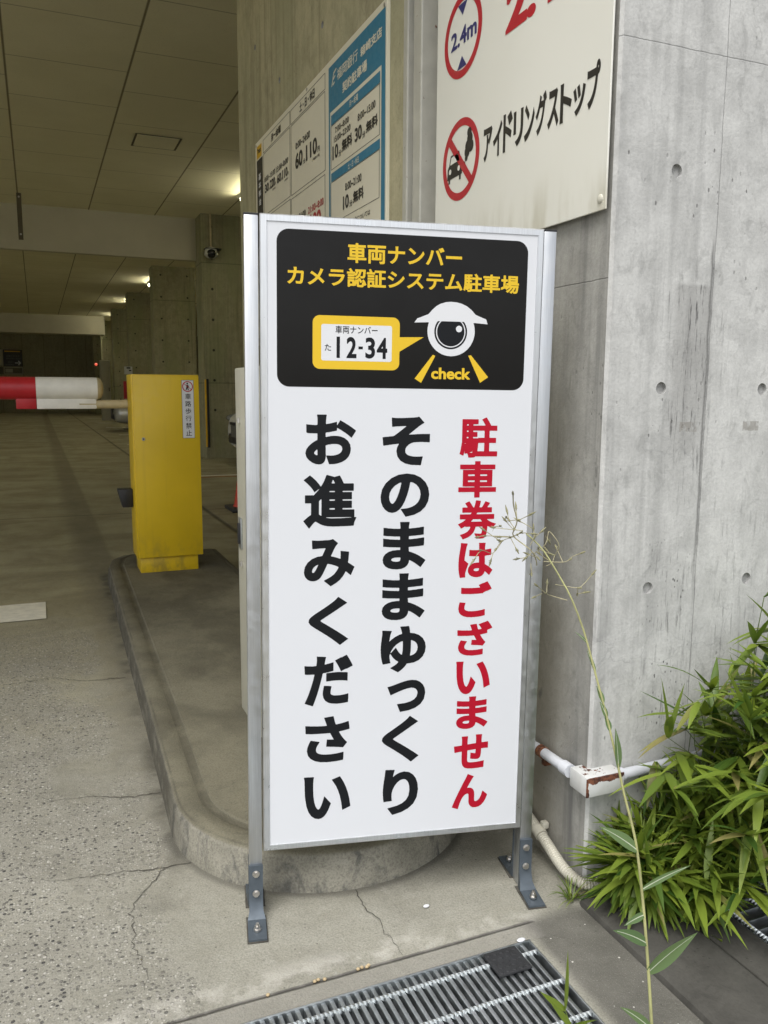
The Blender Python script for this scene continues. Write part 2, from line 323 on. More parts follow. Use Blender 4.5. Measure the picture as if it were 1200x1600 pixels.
M['gatew'] = plain('barrier_white', (0.80, 0.78, 0.71), .5, var=.06, scale=14)
M['gater'] = plain('barrier_red', (0.47, 0.014, 0.022), .38, var=.08, scale=10)
M['tan'] = plain('aged_tube', (0.50, 0.42, 0.25), .5, var=.12, scale=16)
M['beige'] = plain('beige_enamel', (0.55, 0.54, 0.45), .45, var=.05, scale=6)
M['board'] = plain('ivory_board', (0.76, 0.72, 0.58), .4, 0, .5, .03, 2)
def idling_mat():
    t = T('stained_board', .42); P = t.pos(); X = t.xyz()
    c = t.mix(t.rng(t.noise(P, 2, 3), .3, .7), (0.72, 0.715, 0.645), (0.76, 0.755, 0.69))
    low = t.mt('MULTIPLY', t.rng(X[2], 1.38, 1.50, 1, 0), t.rng(t.noise(t.pos((14, 14, 3)), 1.4, 5), .38, .7))
    c = t.mix(t.mt('MULTIPLY', low, .55), c, (0.40, 0.37, 0.26)); t.base(c); return t.m
M['idle'] = idling_mat()
M['blue'] = plain('blue_print', (0.028, 0.20, 0.33), .35, var=.03)
M['navy'] = plain('navy_print', (0.03, 0.03, 0.14), .4, var=.03)
M['dred'] = plain('dark_red_print', (0.43, 0.016, 0.028), .4, var=.05)
M['ink2'] = plain('dull_black_print', (0.022, 0.02, 0.017), .45, var=.05)
M['yellowlogo'] = plain('logo_yellow', (0.70, 0.42, 0.02), .4, var=.03)
def rusty(name, col, lo=.5):
    t = T(name, .5); P = t.pos(); X = t.xyz()
    n = t.noise(P, 38, 5, .65); k = t.rng(n, lo + .10, lo + .16)
    c = t.mix(t.rng(t.noise(P, 16, 3), .3, .7), col, tuple(a * .86 for a in col))
    c = t.mix(k, c, t.mix(t.rng(t.noise(P, 120, 3), .35, .65), (0.05, 0.018, 0.010), (0.20, 0.075, 0.035)))
    t.base(c); t.l(t.rng(k, 0, 1, .42, .9), t.b.inputs['Roughness']); t.bump(n, .25, .002); return t.m
M['pipe'] = rusty('painted_pipe', (0.60, 0.62, 0.66), .60)
def jbox_mat():
    t = T('rusted_box', .5); P = t.pos(); X = t.xyz()
    n = t.noise(P, 46, 5, .65)
    frt = t.rng(X[1], 1.2755, 1.2765, 1, 0)
    edge = t.mt('MULTIPLY', frt, t.mt('MAXIMUM', band(t, X[2], .264, .019), band(t, X[0], .980, .009)))
    edge = t.mt('MAXIMUM', edge, t.mt('MULTIPLY', t.rng(X[2], .265, .2665), .30))
    edge = t.mt('MAXIMUM', edge, t.mt('MULTIPLY', band(t, X[0], 1.073, .008), .8))
    edge = t.mt('MAXIMUM', edge, t.mt('MULTIPLY', t.mt('MULTIPLY', t.mt('MULTIPLY', band(t, X[2], .243, .006), band(t, X[0], 1.030, .022)), frt), .75))
    edge = t.mt('MAXIMUM', edge, t.mt('MULTIPLY', band(t, X[2], .224, .004), .6))
    k = t.rng(t.mt('ADD', n, t.mt('MULTIPLY', edge, .46)), .715, .76)
    c = t.mix(t.rng(t.noise(P, 16, 3), .3, .7), (.60, .61, .60), (.52, .52, .50))
    c = t.mix(k, c, t.mix(t.rng(t.noise(P, 120, 3), .35, .65), (0.045, 0.016, 0.010), (0.17, 0.062, 0.03)))
    t.base(c); t.l(t.rng(k, 0, 1, .42, .9), t.b.inputs['Roughness']); t.bump(n, .25, .002); return t.m
M['jbox'] = jbox_mat()
M['rust'] = rusty('rust', (0.25, 0.12, 0.06), .33)
M['rail'] = rusty('rail_grey', (0.50, 0.49, 0.43), .56)
M['channel'] = plain('channel_grey', (0.23, 0.215, 0.165), .6, var=.15, scale=20)
M['flex'] = plain('ivory_conduit', (0.52, 0.50, 0.42), .5, var=.08, scale=30)
M['rubber'] = plain('black_rubber', (0.02, 0.021, 0.023), .7, var=.2, scale=60, bump=.3)
M['pit'] = plain('pit_dirt', (0.05, 0.047, 0.04), .95, var=.3, scale=20)
M['soil'] = plain('soil', (0.045, 0.038, 0.026), .95, var=.35, scale=40, bump=.6)
M['pebble'] = plain('bean_pebble', (0.50, 0.39, 0.23), .6, var=.2, scale=60)
M['cone'] = plain('cone_red', (0.62, 0.045, 0.015), .45, var=.06)
M['carw'] = plain('car_white', (0.66, 0.66, 0.62), .22, var=.02)
M['cars'] = plain('car_silver', (0.50, 0.50, 0.47), .2, .3, var=.02)
M['glass'] = plain('car_glass', (0.012, 0.013, 0.013), .08, var=.02)
M['lamp'] = plain('lamp_lens', (0.30, 0.31, 0.32), .12, .4, var=.1)
M['tyre'] = plain('tyre', (0.015, 0.015, 0.016), .85, var=.1)
M['grey'] = plain('plate_grey', (0.12, 0.12, 0.11), .6, var=.1)
M['dgrey'] = plain('dark_metal', (0.10, 0.085, 0.05), .6, var=.1)
M['camw'] = plain('camera_white', (0.55, 0.55, 0.50), .35, var=.03)
M['cabg'] = plain('cabinet_grey', (0.40, 0.39, 0.30), .5, var=.05)
def emit(name, col, s):
    t = T(name, .4); t.base((.8, .8, .75)); t.b.inputs['Emission Color'].default_value = (*col, 1); t.b.inputs['Emission Strength'].default_value = s; return t.m
M['tube'] = emit('lit_tube', (1.0, 0.93, 0.68), 30.0)
M['led'] = emit('red_led', (1.0, 0.06, 0.03), .5)
def leafmat(name, a, b, trans=.35, rough=.45):
    t = T(name, rough, 0, .4)
    at = t.n('Attribute', attribute_name='Col'); sx = t.n('SeparateColor'); t.l(at.outputs['Color'], sx.inputs[0])
    c = t.mix(sx.outputs[0], a, b)
    c = t.mix(t.mt('MULTIPLY', t.rng(sx.outputs[1], .93, .98), .8), c, (0.30, 0.25, 0.10))
    g = t.n('TexWave'); 
    t.base(c)
    tr = t.n('BsdfTranslucent'); t.l(t.mix(.5, c, (0.30, 0.42, 0.04)), tr.inputs['Color'])
    ms = t.n('MixShader'); ms.inputs[0].default_value = trans
    out = t.t.nodes['Material Output']; t.l(t.b.outputs[0], ms.inputs[1]); t.l(tr.outputs[0], ms.inputs[2]); t.l(ms.outputs[0], out.inputs['Surface'])
    t.t.nodes.remove(g)
    return t.m
M['leaf'] = leafmat('bamboo_leaf', (0.036, 0.09, 0.014), (0.215, 0.285, 0.036), .22)
M['culm'] = plain('bamboo_culm', (0.10, 0.14, 0.035), .5, var=.2, scale=30)
M['wleaf'] = leafmat('weed_leaf', (0.10, 0.175, 0.075), (0.14, 0.21, 0.09), .25, .55)
M['rib'] = plain('leaf_rib', (0.50, 0.55, 0.40), .6, var=.05)
M['stem'] = plain('weed_stem', (0.36, 0.36, 0.16), .6, var=.2, scale=14)
M['twig'] = plain('dry_twig', (0.36, 0.33, 0.20), .7, var=.25, scale=40)
M['bud'] = plain('seed_bud', (0.23, 0.22, 0.12), .7, var=.3, scale=60)

# ------------------------------------------------------------------ mesh helpers
class MB:
    def __init__(s): s.v = []; s.f = []; s.mi = []; s.mats = []; s.cols = None
    def mid(s, m):
        if m not in s.mats: s.mats.append(m)
        return s.mats.index(m)
    def poly(s, pts, m, col=None):
        i = len(s.v); s.v += [tuple(p) for p in pts]; s.f.append(tuple(range(i, i + len(pts)))); s.mi.append(s.mid(m))
        if col is not None:
            if s.cols is None: s.cols = []
            s.cols += [col] * len(pts)
    def grid(s, rings, m, close=True, cap=False):
        """rings = list of equal-length point loops, sharing vertices"""
        i0 = len(s.v); n = len(rings[0]); k = s.mid(m)
        for r in rings: s.v += [tuple(p) for p in r]
        for a in range(len(rings) - 1):
            for b in range(n if close else n - 1):
                c = (b + 1) % n
                s.f.append((i0 + a * n + b, i0 + a * n + c, i0 + (a + 1) * n + c, i0 + (a + 1) * n + b)); s.mi.append(k)
        if cap:
            s.f.append(tuple(i0 + j for j in range(n))[::-1]); s.mi.append(k)
            s.f.append(tuple(i0 + (len(rings) - 1) * n + j for j in range(n))); s.mi.append(k)
    def box(s, a, b, m, bev=0.0):
        x0, y0, z0 = a; x1, y1, z1 = b
        if bev <= 0:
            q = [(x0, y0, z0), (x1, y0, z0), (x1, y1, z0), (x0, y1, z0), (x0, y0, z1), (x1, y0, z1), (x1, y1, z1), (x0, y1, z1)]
            i = len(s.v); s.v += q; k = s.mid(m)
            for f in ((3, 2, 1, 0), (4, 5, 6, 7), (0, 1, 5, 4), (1, 2, 6, 5), (2, 3, 7, 6), (3, 0, 4, 7)):
                s.f.append(tuple(i + j for j in f)); s.mi.append(k)
        else:
            bm = bmesh.new(); bmesh.ops.create_cube(bm, size=1)
            for v in bm.verts: v.co = ((x0 + x1) / 2 + v.co.x * (x1 - x0), (y0 + y1) / 2 + v.co.y * (y1 - y0), (z0 + z1) / 2 + v.co.z * (z1 - z0))
            bmesh.ops.bevel(bm, geom=bm.edges[:], offset=bev, segments=2, affect='EDGES', profile=.5)
            s.add_bm(bm, m)
    def add_bm(s, bm, m, mat=None):
        i = len(s.v); k = s.mid(m); bm.verts.index_update()
        for v in bm.verts: s.v.append(tuple(mat @ v.co if mat else v.co))
        for f in bm.faces: s.f.append(tuple(i + v.index for v in f.verts)); s.mi.append(k)
        bm.free()
    def tube(s, pts, rad, m, seg=8, cap=True):
        P = [Vector(p) for p in pts]; n = len(P)
        rad = rad if isinstance(rad, (list, tuple)) else [rad] * n
        t0 = (P[1] - P[0]).normalized(); up = Vector((0, 0, 1)) if abs(t0.z) < .9 else Vector((1, 0, 0))
        a = t0.cross(up).normalized(); rings = []
        for i in range(n):
            t = (P[min(i + 1, n - 1)] - P[max(i - 1, 0)])
            t = t.normalized() if t.length > 1e-9 else t0
            a = (a - t * a.dot(t)).normalized(); b = t.cross(a)
            rings.append([P[i] + (a * math.cos(2 * math.pi * j / seg) + b * math.sin(2 * math.pi * j / seg)) * rad[i] for j in range(seg)])
        s.grid(rings, m, True, cap)
    def cyl(s, a, b, r, m, seg=20, r2=None): s.tube([a, b], [r, r if r2 is None else r2], m, seg)
    def sphere(s, c, r, m, sx=1, sy=1, sz=1, seg=16):
        bm = bmesh.new(); bmesh.ops.create_uvsphere(bm, u_segments=seg, v_segments=max(6, seg // 2), radius=r)
        for v in bm.verts: v.co = (c[0] + v.co.x * sx, c[1] + v.co.y * sy, c[2] + v.co.z * sz)
        s.add_bm(bm, m)
    def build(s, name, parent=None, smooth=False, angle=35, loc=None):
        me = bpy.data.meshes.new(name); me.from_pydata(s.v, [], s.f)
        for m in s.mats: me.materials.append(m)
        me.polygons.foreach_set('material_index', s.mi)
        if s.cols is not None:
            ca = me.color_attributes.new('Col', 'FLOAT_COLOR', 'POINT')
            for i, c in enumerate(s.cols): ca.data[i].color = (*c, 1)
        if smooth:
            me.polygons.foreach_set('use_smooth', [True] * len(me.polygons)); me.set_sharp_from_angle(angle=R(angle))
        me.update()
        o = bpy.data.objects.new(name, me); COL.objects.link(o)
        if parent: o.parent = parent
        if loc: o.location = loc
        return o

def tag(o, label=None, cat=None, group=None, kind=None):
    for k, v in (('label', label), ('category', cat), ('group', group), ('kind', kind)):
        if v: o[k] = v
    return o
def thing(name, label, cat, loc=(0, 0, 0), group=None):
    o = bpy.data.objects.new(name, None); COL.objects.link(o); o.location = loc; o.empty_display_size = .1
    return tag(o, label, cat, group)
def dup(root, loc, label=None):
    r = root.copy(); COL.objects.link(r); r.location = loc
    if label: r['label'] = label
    for ch in list(root.children):
        c = ch.copy(); COL.objects.link(c); c.parent = r
        for g in list(ch.children):
            d = g.copy(); COL.objects.link(d); d.parent = c
    return r

# ------------------------------------------------------------------ lettering: glyph outlines -> thickened flat shapes
def glyph(txt, weight, n):
    cu = bpy.data.curves.new('lettering', 'FONT'); cu.body = txt; cu.size = 1; cu.resolution_u = 5
    ob = bpy.data.objects.new('lettering', cu); COL.objects.link(ob)
    dg = bpy.context.evaluated_depsgraph_get(); dg.update()
    me = bpy.data.meshes.new_from_object(ob.evaluated_get(dg))
    V = np.array([v.co[:2] for v in me.vertices]); D_ = set()
    for p in me.polygons:
        vs = list(p.vertices)
        if p.normal.z < 0: vs.reverse()
        D_ |= set(zip(vs, vs[1:] + vs[:1]))
    DE = [e for e in D_ if (e[1], e[0]) not in D_]
    bpy.data.objects.remove(ob); bpy.data.curves.remove(cu); bpy.data.meshes.remove(me)
    # chain the directed outline edges into contours, push them outwards with mitred corners
    nxt = {}
    for a_, b_ in DE: nxt.setdefault(a_, []).append(b_)
    A, B = [], []
    while nxt:
        st = next(iter(nxt)); cur = st; loop_ = []
        while cur in nxt:
            loop_.append(cur); k = nxt[cur].pop()
            if not nxt[cur]: del nxt[cur]
            cur = k
            if cur == st: break
        p = V[loop_]
        keep = np.hypot(*(p - np.roll(p, 1, 0)).T) > 1e-5; p = p[keep]
        if len(p) < 3: continue
        o = []
        for i in range(len(p)):
            d1 = p[i] - p[i - 1]; d2 = p[(i + 1) % len(p)] - p[i]
            d1 = d1 / np.hypot(*d1); d2 = d2 / np.hypot(*d2)
            n1 = np.array([d1[1], -d1[0]]); n2 = np.array([d2[1], -d2[0]]); cr_ = d1[0] * d2[1] - d1[1] * d2[0]; dt = float(n1 @ n2)
            if cr_ < -1e-6 and weight > 0: o += [p[i] + weight * n1, p[i], p[i] + weight * n2]
            elif 1 + dt > .30: o.append(p[i] + weight * (n1 + n2) / (1 + dt))
            else: o += [p[i] + weight * (n1 + d1 * .6), p[i] + weight * (n2 - d2 * .6)]
        o = np.array(o); A.append(o); B.append(np.roll(o, -1, 0))
    A = np.concatenate(A); B = np.concatenate(B)
    lo = V.min(0) - weight * 1.2; hi = V.max(0) + weight * 1.2; h = float(hi[1] - lo[1]) / n
    if h * n < .2: h = float(hi[0] - lo[0]) / n
    lo = lo - 2.5 * h + np.array([1.3e-5, 2.7e-5]); nx = int((hi[0] - lo[0]) / h) + 5; ny = int((hi[1] - lo[1]) / h) + 5
    ss = 4; hx_ = h / ss; fx_ = lo[0] + hx_ * (np.arange(nx * ss) + .5); fy_ = lo[1] + hx_ * (np.arange(ny * ss) + .5)
    cov = np.zeros((ny * ss, nx * ss), np.float32)
    for j, y in enumerate(fy_):
        up_ = (A[:, 1] <= y) & (B[:, 1] > y); dn_ = (A[:, 1] > y) & (B[:, 1] <= y); k = up_ | dn_
        if k.any():
            xc = A[k, 0] + (y - A[k, 1]) / (B[k, 1] - A[k, 1]) * (B[k, 0] - A[k, 0]); wn = np.where(up_[k], 1, -1)
            od = np.argsort(xc); cs = np.concatenate([[0], np.cumsum(wn[od])]); cov[j] = cs[np.searchsorted(xc[od], fx_)] < 0
    cov = cov.reshape(ny, ss, nx, ss).mean((1, 3))
    xs = lo[0] + h * (np.arange(nx) + .5); ys = lo[1] + h * (np.arange(ny) + .5)
    D = .5 - cov + 1e-6
    P = []; I = D < 0
    for j in range(ny - 1):
        run = None
        for i in range(nx):
            full = i < nx - 1 and I[j, i] and I[j, i + 1] and I[j + 1, i] and I[j + 1, i + 1]
            if full:
                if run is None: run = i
                continue
            if run is not None:
                P.append([(xs[run], ys[j]), (xs[i], ys[j]), (xs[i], ys[j + 1]), (xs[run], ys[j + 1])]); run = None
            if i >= nx - 1: break
            c = [(i, j), (i + 1, j), (i + 1, j + 1), (i, j + 1)]
            if not (I[j, i] or I[j, i + 1] or I[j + 1, i] or I[j + 1, i + 1]): continue
            q = []
            for a in range(4):
                (ia, ja), (ib, jb) = c[a], c[(a + 1) % 4]
                da, db = D[ja, ia], D[jb, ib]
                if da < 0: q.append((xs[ia], ys[ja]))
                if (da < 0) != (db < 0):
                    t = float(np.clip(da / (da - db), 0.02, 0.98)); q.append((xs[ia] + (xs[ib] - xs[ia]) * t, ys[ja] + (ys[jb] - ys[ja]) * t))
            if len(q) > 2: P.append(q)
    allp = np.array([p for q in P for p in q]); mn, mx = allp.min(0), allp.max(0)
    sp = np.maximum(mx - mn, 1e-6)
    return [[((x - mn[0]) / sp[0], (y - mn[1]) / sp[1]) for x, y in q] for q in P]
_gc = {}
def write(mb, txt, rect, F, m, weight=.03, n=80):
    """fit txt into rect = (u0, v0, u1, v1); F maps (u, v) to a point"""
    k = (txt, weight, n)
    if k not in _gc: _gc[k] = glyph(txt, weight, n)
    u0, v0, u1, v1 = rect
    for q in _gc[k]: mb.poly([F(u0 + (u1 - u0) * x, v0 + (v1 - v0) * y) for x, y in q], m)
def disc(mb, c, r, F, m, seg=40, ri=0.0, a0=0.0, a1=2 * math.pi):
    pts = [(math.cos(a0 + (a1 - a0) * i / seg), math.sin(a0 + (a1 - a0) * i / seg)) for i in range(seg + 1)]
    if ri <= 0: mb.poly([F(c[0] + r * x, c[1] + r * y) for x, y in pts[:-1 if a1 - a0 > 6.28 else None]], m)
    else:
        for (xa, ya), (xb, yb) in zip(pts, pts[1:]):
            mb.poly([F(c[0] + r * xa, c[1] + r * ya), F(c[0] + r * xb, c[1] + r * yb), F(c[0] + ri * xb, c[1] + ri * yb), F(c[0] + ri * xa, c[1] + ri * ya)], m)
def rrect(u0, v0, u1, v1, r, seg=8):
    o = []
    for cx, cy, a in ((u1 - r, v1 - r, 0), (u0 + r, v1 - r, 90), (u0 + r, v0 + r, 180), (u1 - r, v0 + r, 270)):
        o += [(cx + r * math.cos(R(a + 90 * i / seg)), cy + r * math.sin(R(a + 90 * i / seg))) for i in range(seg + 1)]
    return o
def rect(mb, u0, v0, u1, v1, F, m): mb.poly([F(u0, v0), F(u1, v0), F(u1, v1), F(u0, v1)], m)
def frame(mb, u0, v0, u1, v1, t, F, m):
    rect(mb, u0, v0, u1, v0 + t, F, m); rect(mb, u0, v1 - t, u1, v1, F, m)
    rect(mb, u0, v0 + t, u0 + t, v1 - t, F, m); rect(mb, u1 - t, v0 + t, u1, v1 - t, F, m)

# ------------------------------------------------------------------ ground
def holed_sheet(mb, us, vs, skip, F, m):
    for a, b in zip(us, us[1:]):
        for c, d in zip(vs, vs[1:]):
            cu, cv = (a + b) / 2, (c + d) / 2
            if any(s0 < cu < s1 and s2 < cv < s3 for s0, s1, s2, s3 in skip): continue
            rect(mb, a, c, b, d, F, m)
g = MB()
PITS = [(-.62, .815, .83, 1.212), (1.222, 1.50, -1.2, 1.262)]
holed_sheet(g, [-60, -.62, .815, 1.222, 1.50, 60], [-60, -1.2, .83, 1.212, 1.262, 3, 9, 60], PITS, lambda u, v: (u, v, 0), M['ground'])
for x0, x1, y0, y1 in PITS:
    zb = -.22
    g.poly([(x0, y0, zb), (x1, y0, zb), (x1, y1, zb), (x0, y1, zb)], M['pit'])
    for a, b in (((x0, y0), (x1, y0)), ((x1, y0), (x1, y1)), ((x1, y1), (x0, y1)), ((x0, y1), (x0, y0))):
        g.poly([(*a, zb), (*b, zb), (*b, 0), (*a, 0)], M['pit'])
tag(g.build('ground'), kind='structure')

def crack(mb, pts, w, z=.0022, seed=0):
    rr = random.Random(seed); P = [Vector((*p, 0)) for p in pts]; fine = []
    for a, b in zip(P, P[1:]):
        n = max(2, int((b - a).length / .010)); d = (b - a).normalized(); s = Vector((-d.y, d.x, 0))
        for i in range(n): fine.append(a + (b - a) * i / n + s * rr.gauss(0, .0028))
    fine.append(P[-1])
    for i in range(len(fine) - 1):
        a, b = fine[i], fine[i + 1]; d = (b - a).normalized(); s = Vector((-d.y, d.x, 0))
        t = i / len(fine); wa = .72 * w * (1 - .75 * t) * rr.uniform(.5, 1.3); wb = .72 * w * (1 - .75 * t) * rr.uniform(.5, 1.3)
        mb.poly([(a - s * wa)[:2] + (z,) if False else (*(a - s * wa)[:2], z), (*(b - s * wb)[:2], z), (*(b + s * wb)[:2], z), (*(a + s * wa)[:2], z)], M['crack'])
cr = MB()
crack(cr, [(.262, 1.72), (.20, 1.715), (.12, 1.735), (.03, 1.75), (-.03, 1.757)], .0021, seed=1)
crack(cr, [(.20, 1.715), (.175, 1.67), (.13, 1.61), (.12, 1.556)], .0018, seed=2)
crack(cr, [(.243, 2.07), (.17, 2.075), (.08, 2.11), (-.02, 2.13), (-.09, 2.20)], .0020, seed=3)
crack(cr, [(.563, 1.484), (.556, 1.42), (.575, 1.375), (.562, 1.33), (.574, 1.30), (.572, 1.262)], .0017, seed=4)
crack(cr, [(.243, 3.0), (.10, 3.02), (.0, 3.1), (-.15, 3.08)], .003, seed=5)
crack(cr, [(.123, 1.55), (.115, 1.47), (.13, 1.40), (.12, 1.35)], .0012, seed=6)
tag(cr.build('ground_crack'), kind='structure')

# painted lines on the floor
pm = MB(); rect(pm, -2.6, 3.94, -.012, 4.26, lambda u, v: (u, v, .004), M['paintw']); tag(pm.build('road_marking'), kind='structure')
for y in (10.05, 16.4, 20.1, 24.1, 27.4, 32.0):
    pm = MB(); x0 = {10.05: 1.4, 16.4: 1.55}.get(y, 1.72)
    rect(pm, x0, y - .06, 7.0, y + .06, lambda u, v: (u, v, .004), M['paintw'])
    if y < 11: rect(pm, x0, y - .22, 7.0, y - .075, lambda u, v: (u, v, .004), M['painto'])
    tag(pm.build('road_marking'), kind='structure')

# kerb stones and soil on the right
k = MB(); k.box((.968, -1.5, -.05), (1.127, 1.272, .014), M['kerb'], .012); tag(k.build('kerb', smooth=True), kind='structure')
k = MB(); k.box((1.131, -1.5, -.05), (1.220, 1.300, .008), M['kerb'], .004); tag(k.build('kerb', smooth=True), kind='structure')
k = MB()
rs = random.Random(3); nx, ny = 26, 8
P = [[(1.02 + 2.0 * i / nx, 1.262 + .068 * j / ny, .004 + .02 * rs.random()) for j in range(ny + 1)] for i in range(nx + 1)]
k.grid(P, M['soil'], False); tag(k.build('soil', smooth=True), kind='structure')
k = MB(); P = [[(1.505 + 2.5 * i / nx, -.4 + 1.66 * j / ny, .010 + .03 * rs.random()) for j in range(ny + 1)] for i in range(nx + 1)]
k.grid(P, M['soil'], False); tag(k.build('soil', smooth=True), kind='structure')

# ------------------------------------------------------------------ building
def wall_face(mb, F, N, us, vs, holes, r, depth, m, mh=None):
    """flat face with real round recesses; F(u, v) -> point, N = inward vector"""
    mh = mh or M['hole']; q = r * 1.5; N = Vector(N)
    U = sorted(set([us[0], us[1]] + [h[0] + s * q for h in holes for s in (-1, 1)])); Vv = sorted(set([vs[0], vs[1]] + [h[1] + s * q for h in holes for s in (-1, 1)]))
    U = [x for i, x in enumerate(U) if i == 0 or x - U[i - 1] > 1e-6]; Vv = [x for i, x in enumerate(Vv) if i == 0 or x - Vv[i - 1] > 1e-6]
    done = set()
    for a, b in zip(U, U[1:]):
        for c, d in zip(Vv, Vv[1:]):
            hh = [h for h in holes if h[0] - q < (a + b) / 2 < h[0] + q and h[1] - q < (c + d) / 2 < h[1] + q]
            if not hh: rect(mb, a, c, b, d, F, m)
            elif hh[0] not in done:
                h = hh[0]; done.add(h); n = 24
                for i in range(n):
                    def pt(i, kind):
                        an = 2 * math.pi * i / n; cx, sx = math.cos(an), math.sin(an)
                        if kind: s = q / max(abs(cx), abs(sx)); return Vector(F(h[0] + cx * s, h[1] + sx * s))
                        return Vector(F(h[0] + cx * r, h[1] + sx * r))
                    mb.poly([pt(i, 1), pt(i + 1, 1), pt(i + 1, 0), pt(i, 0)], m)
                    mb.poly([pt(i, 0), pt(i + 1, 0), pt(i + 1, 0) + N * depth, pt(i, 0) + N * depth], mh)
                mb.poly([pt(i, 0) + N * depth for i in range(n)], mh)
bld = thing('parking_garage', 'grey board-marked concrete parking garage with low panelled ceiling', 'building', (1.0, 1.33, 0))
def bpart(mb, name, smooth=False):
    o = mb.build(name); o.parent = bld; o.matrix_parent_inverse = Matrix.Translation((-1.0, -1.33, 0)); return o
XW, YF, ZC, ZT = 1.010, 1.308, 3.62, 5.2
fw = MB()
wall_face(fw, lambda u, v: (u, YF, v), (0, 1, 0), (XW + .006, 7.0), (0, ZT), [(1.155, 1.457), (1.145, 1.044), (1.414, 1.044), (1.138, .638), (1.407, .636), (1.42, 1.457), (1.68, .636), (1.68, 1.044)], .0125, .0075, M['front'])
fw.poly([(XW, YF + .006, 0), (XW, YF + .006, ZT), (XW + .006, YF, ZT), (XW + .006, YF, 0)], M['front'])
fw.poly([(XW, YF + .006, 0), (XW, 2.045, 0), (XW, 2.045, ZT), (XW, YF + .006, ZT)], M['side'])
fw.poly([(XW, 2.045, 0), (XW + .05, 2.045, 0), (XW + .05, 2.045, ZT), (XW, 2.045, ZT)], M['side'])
fw.poly([(XW + .05, 2.045, 0), (XW + .05, 2.275, 0), (XW + .05, 2.275, ZT), (XW + .05, 2.045, ZT)], M['channel'])
fw.poly([(XW + .45, 1.66, 0), (7, 1.66, 0), (7, 1.66, ZT), (XW + .45, 1.66, ZT)], M['pillar'])
bpart(fw, 'entrance_pillar')
iw = MB()
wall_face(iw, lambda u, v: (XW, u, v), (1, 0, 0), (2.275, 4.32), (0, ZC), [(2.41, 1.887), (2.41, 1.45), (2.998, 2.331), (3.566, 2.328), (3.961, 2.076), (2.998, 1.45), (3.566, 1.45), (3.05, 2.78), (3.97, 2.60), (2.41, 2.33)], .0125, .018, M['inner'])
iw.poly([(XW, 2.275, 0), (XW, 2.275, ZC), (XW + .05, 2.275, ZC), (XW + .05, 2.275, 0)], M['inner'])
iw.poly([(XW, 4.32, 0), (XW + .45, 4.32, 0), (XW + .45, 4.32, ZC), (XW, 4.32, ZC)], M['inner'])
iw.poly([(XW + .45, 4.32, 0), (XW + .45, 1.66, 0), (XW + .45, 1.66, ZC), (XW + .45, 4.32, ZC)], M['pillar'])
bpart(iw, 'side_wall')
sr = MB()
sr.box((XW - .012, 2.135, 0), (XW + .045, 2.185, ZC), M['rail'], .004); sr.box((XW + .004, 2.19, 0), (XW + .045, 2.222, ZC), M['rail'], .004)
sr.box((XW - .004, 2.243, 0), (XW + .045, 2.2735, ZC), M['rail'], .004)
bpart(sr, 'shutter_rail')
ce = MB(); ce.poly([(-9, 1.66, ZC), (9, 1.66, ZC), (9, 46, ZC), (-9, 46, ZC)], M['ceiling'])
bpart(ce, 'ceiling')
li = MB(); li.box((-9, YF, 3.56), (XW - .002, 1.66, ZT), M['front']); li.box((-9, YF, ZT), (7, 8, ZT + .2), M['beam']); bpart(li, 'lintel')
for y0, y1, zb in ((13.1, 13.22, 3.0), (31.4, 32.1, 2.98)):
    b = MB(); b.box((-9, y0, zb), (2.36 if y0 > 20 else 2.40, y1, ZC + .3), M['beam'], .01); bpart(b, 'beam')
for i, y in enumerate((12.67, 18.25, 23.4, 28.3, 33.2, 38.2)):
    p = MB(); x1 = 8.5 if i == 0 else 3.24
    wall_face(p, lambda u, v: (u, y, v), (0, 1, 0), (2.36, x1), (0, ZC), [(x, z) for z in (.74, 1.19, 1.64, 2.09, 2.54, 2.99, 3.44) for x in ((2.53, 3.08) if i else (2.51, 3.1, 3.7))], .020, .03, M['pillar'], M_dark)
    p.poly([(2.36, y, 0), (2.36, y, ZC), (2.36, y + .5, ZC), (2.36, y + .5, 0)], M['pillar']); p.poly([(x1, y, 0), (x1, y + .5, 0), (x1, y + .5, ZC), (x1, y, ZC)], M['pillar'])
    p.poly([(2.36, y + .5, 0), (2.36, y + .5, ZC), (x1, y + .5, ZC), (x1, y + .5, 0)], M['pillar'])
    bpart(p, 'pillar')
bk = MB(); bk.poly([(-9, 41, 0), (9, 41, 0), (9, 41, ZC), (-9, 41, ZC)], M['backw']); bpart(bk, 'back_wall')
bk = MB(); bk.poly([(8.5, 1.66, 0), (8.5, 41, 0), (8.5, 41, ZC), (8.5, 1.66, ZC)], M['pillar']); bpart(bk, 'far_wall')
bk = MB(); bk.box((-9.2, YF, 0), (-9, 19, .5), M['pillar']); bk.box((-9.2, 19, 0), (-9, 41, ZC), M['pillar']); bpart(bk, 'unseen_parapet')   # unseen side, opened above a low parapet to let daylight in

# island
isl = MB(); N_ = 28
def loop(off, z):
    pts = [(.96 - off * .4, 4.9, z)] + [(.6 + (.36 - off) * math.cos(a), 1.847 + (.36 - off) * math.sin(a), z) for a in [-math.pi * i / N_ for i in range(N_ + 1)]]
    pts += [(.243 + off + .065 * (y - 1.85) / 2.9, y, z) for y in (2.4, 3.2, 4.0, 4.62)]
    pts += [(.335 + off, 4.80, z), (.40 + off, 4.90, z)]
    return pts
isl.grid([loop(0, 0), loop(.006, .070), loop(.012, .081), loop(.022, .086), loop(.062, .087), loop(.066, .083), loop(.085, .083), loop(.089, .090)], M['island'])
isl.poly(loop(.089, .090)[::-1], M['island'])
tag(isl.build('traffic_island', smooth=True, angle=50), 'low concrete kerb island with a rounded end behind the white sign', 'kerb island')

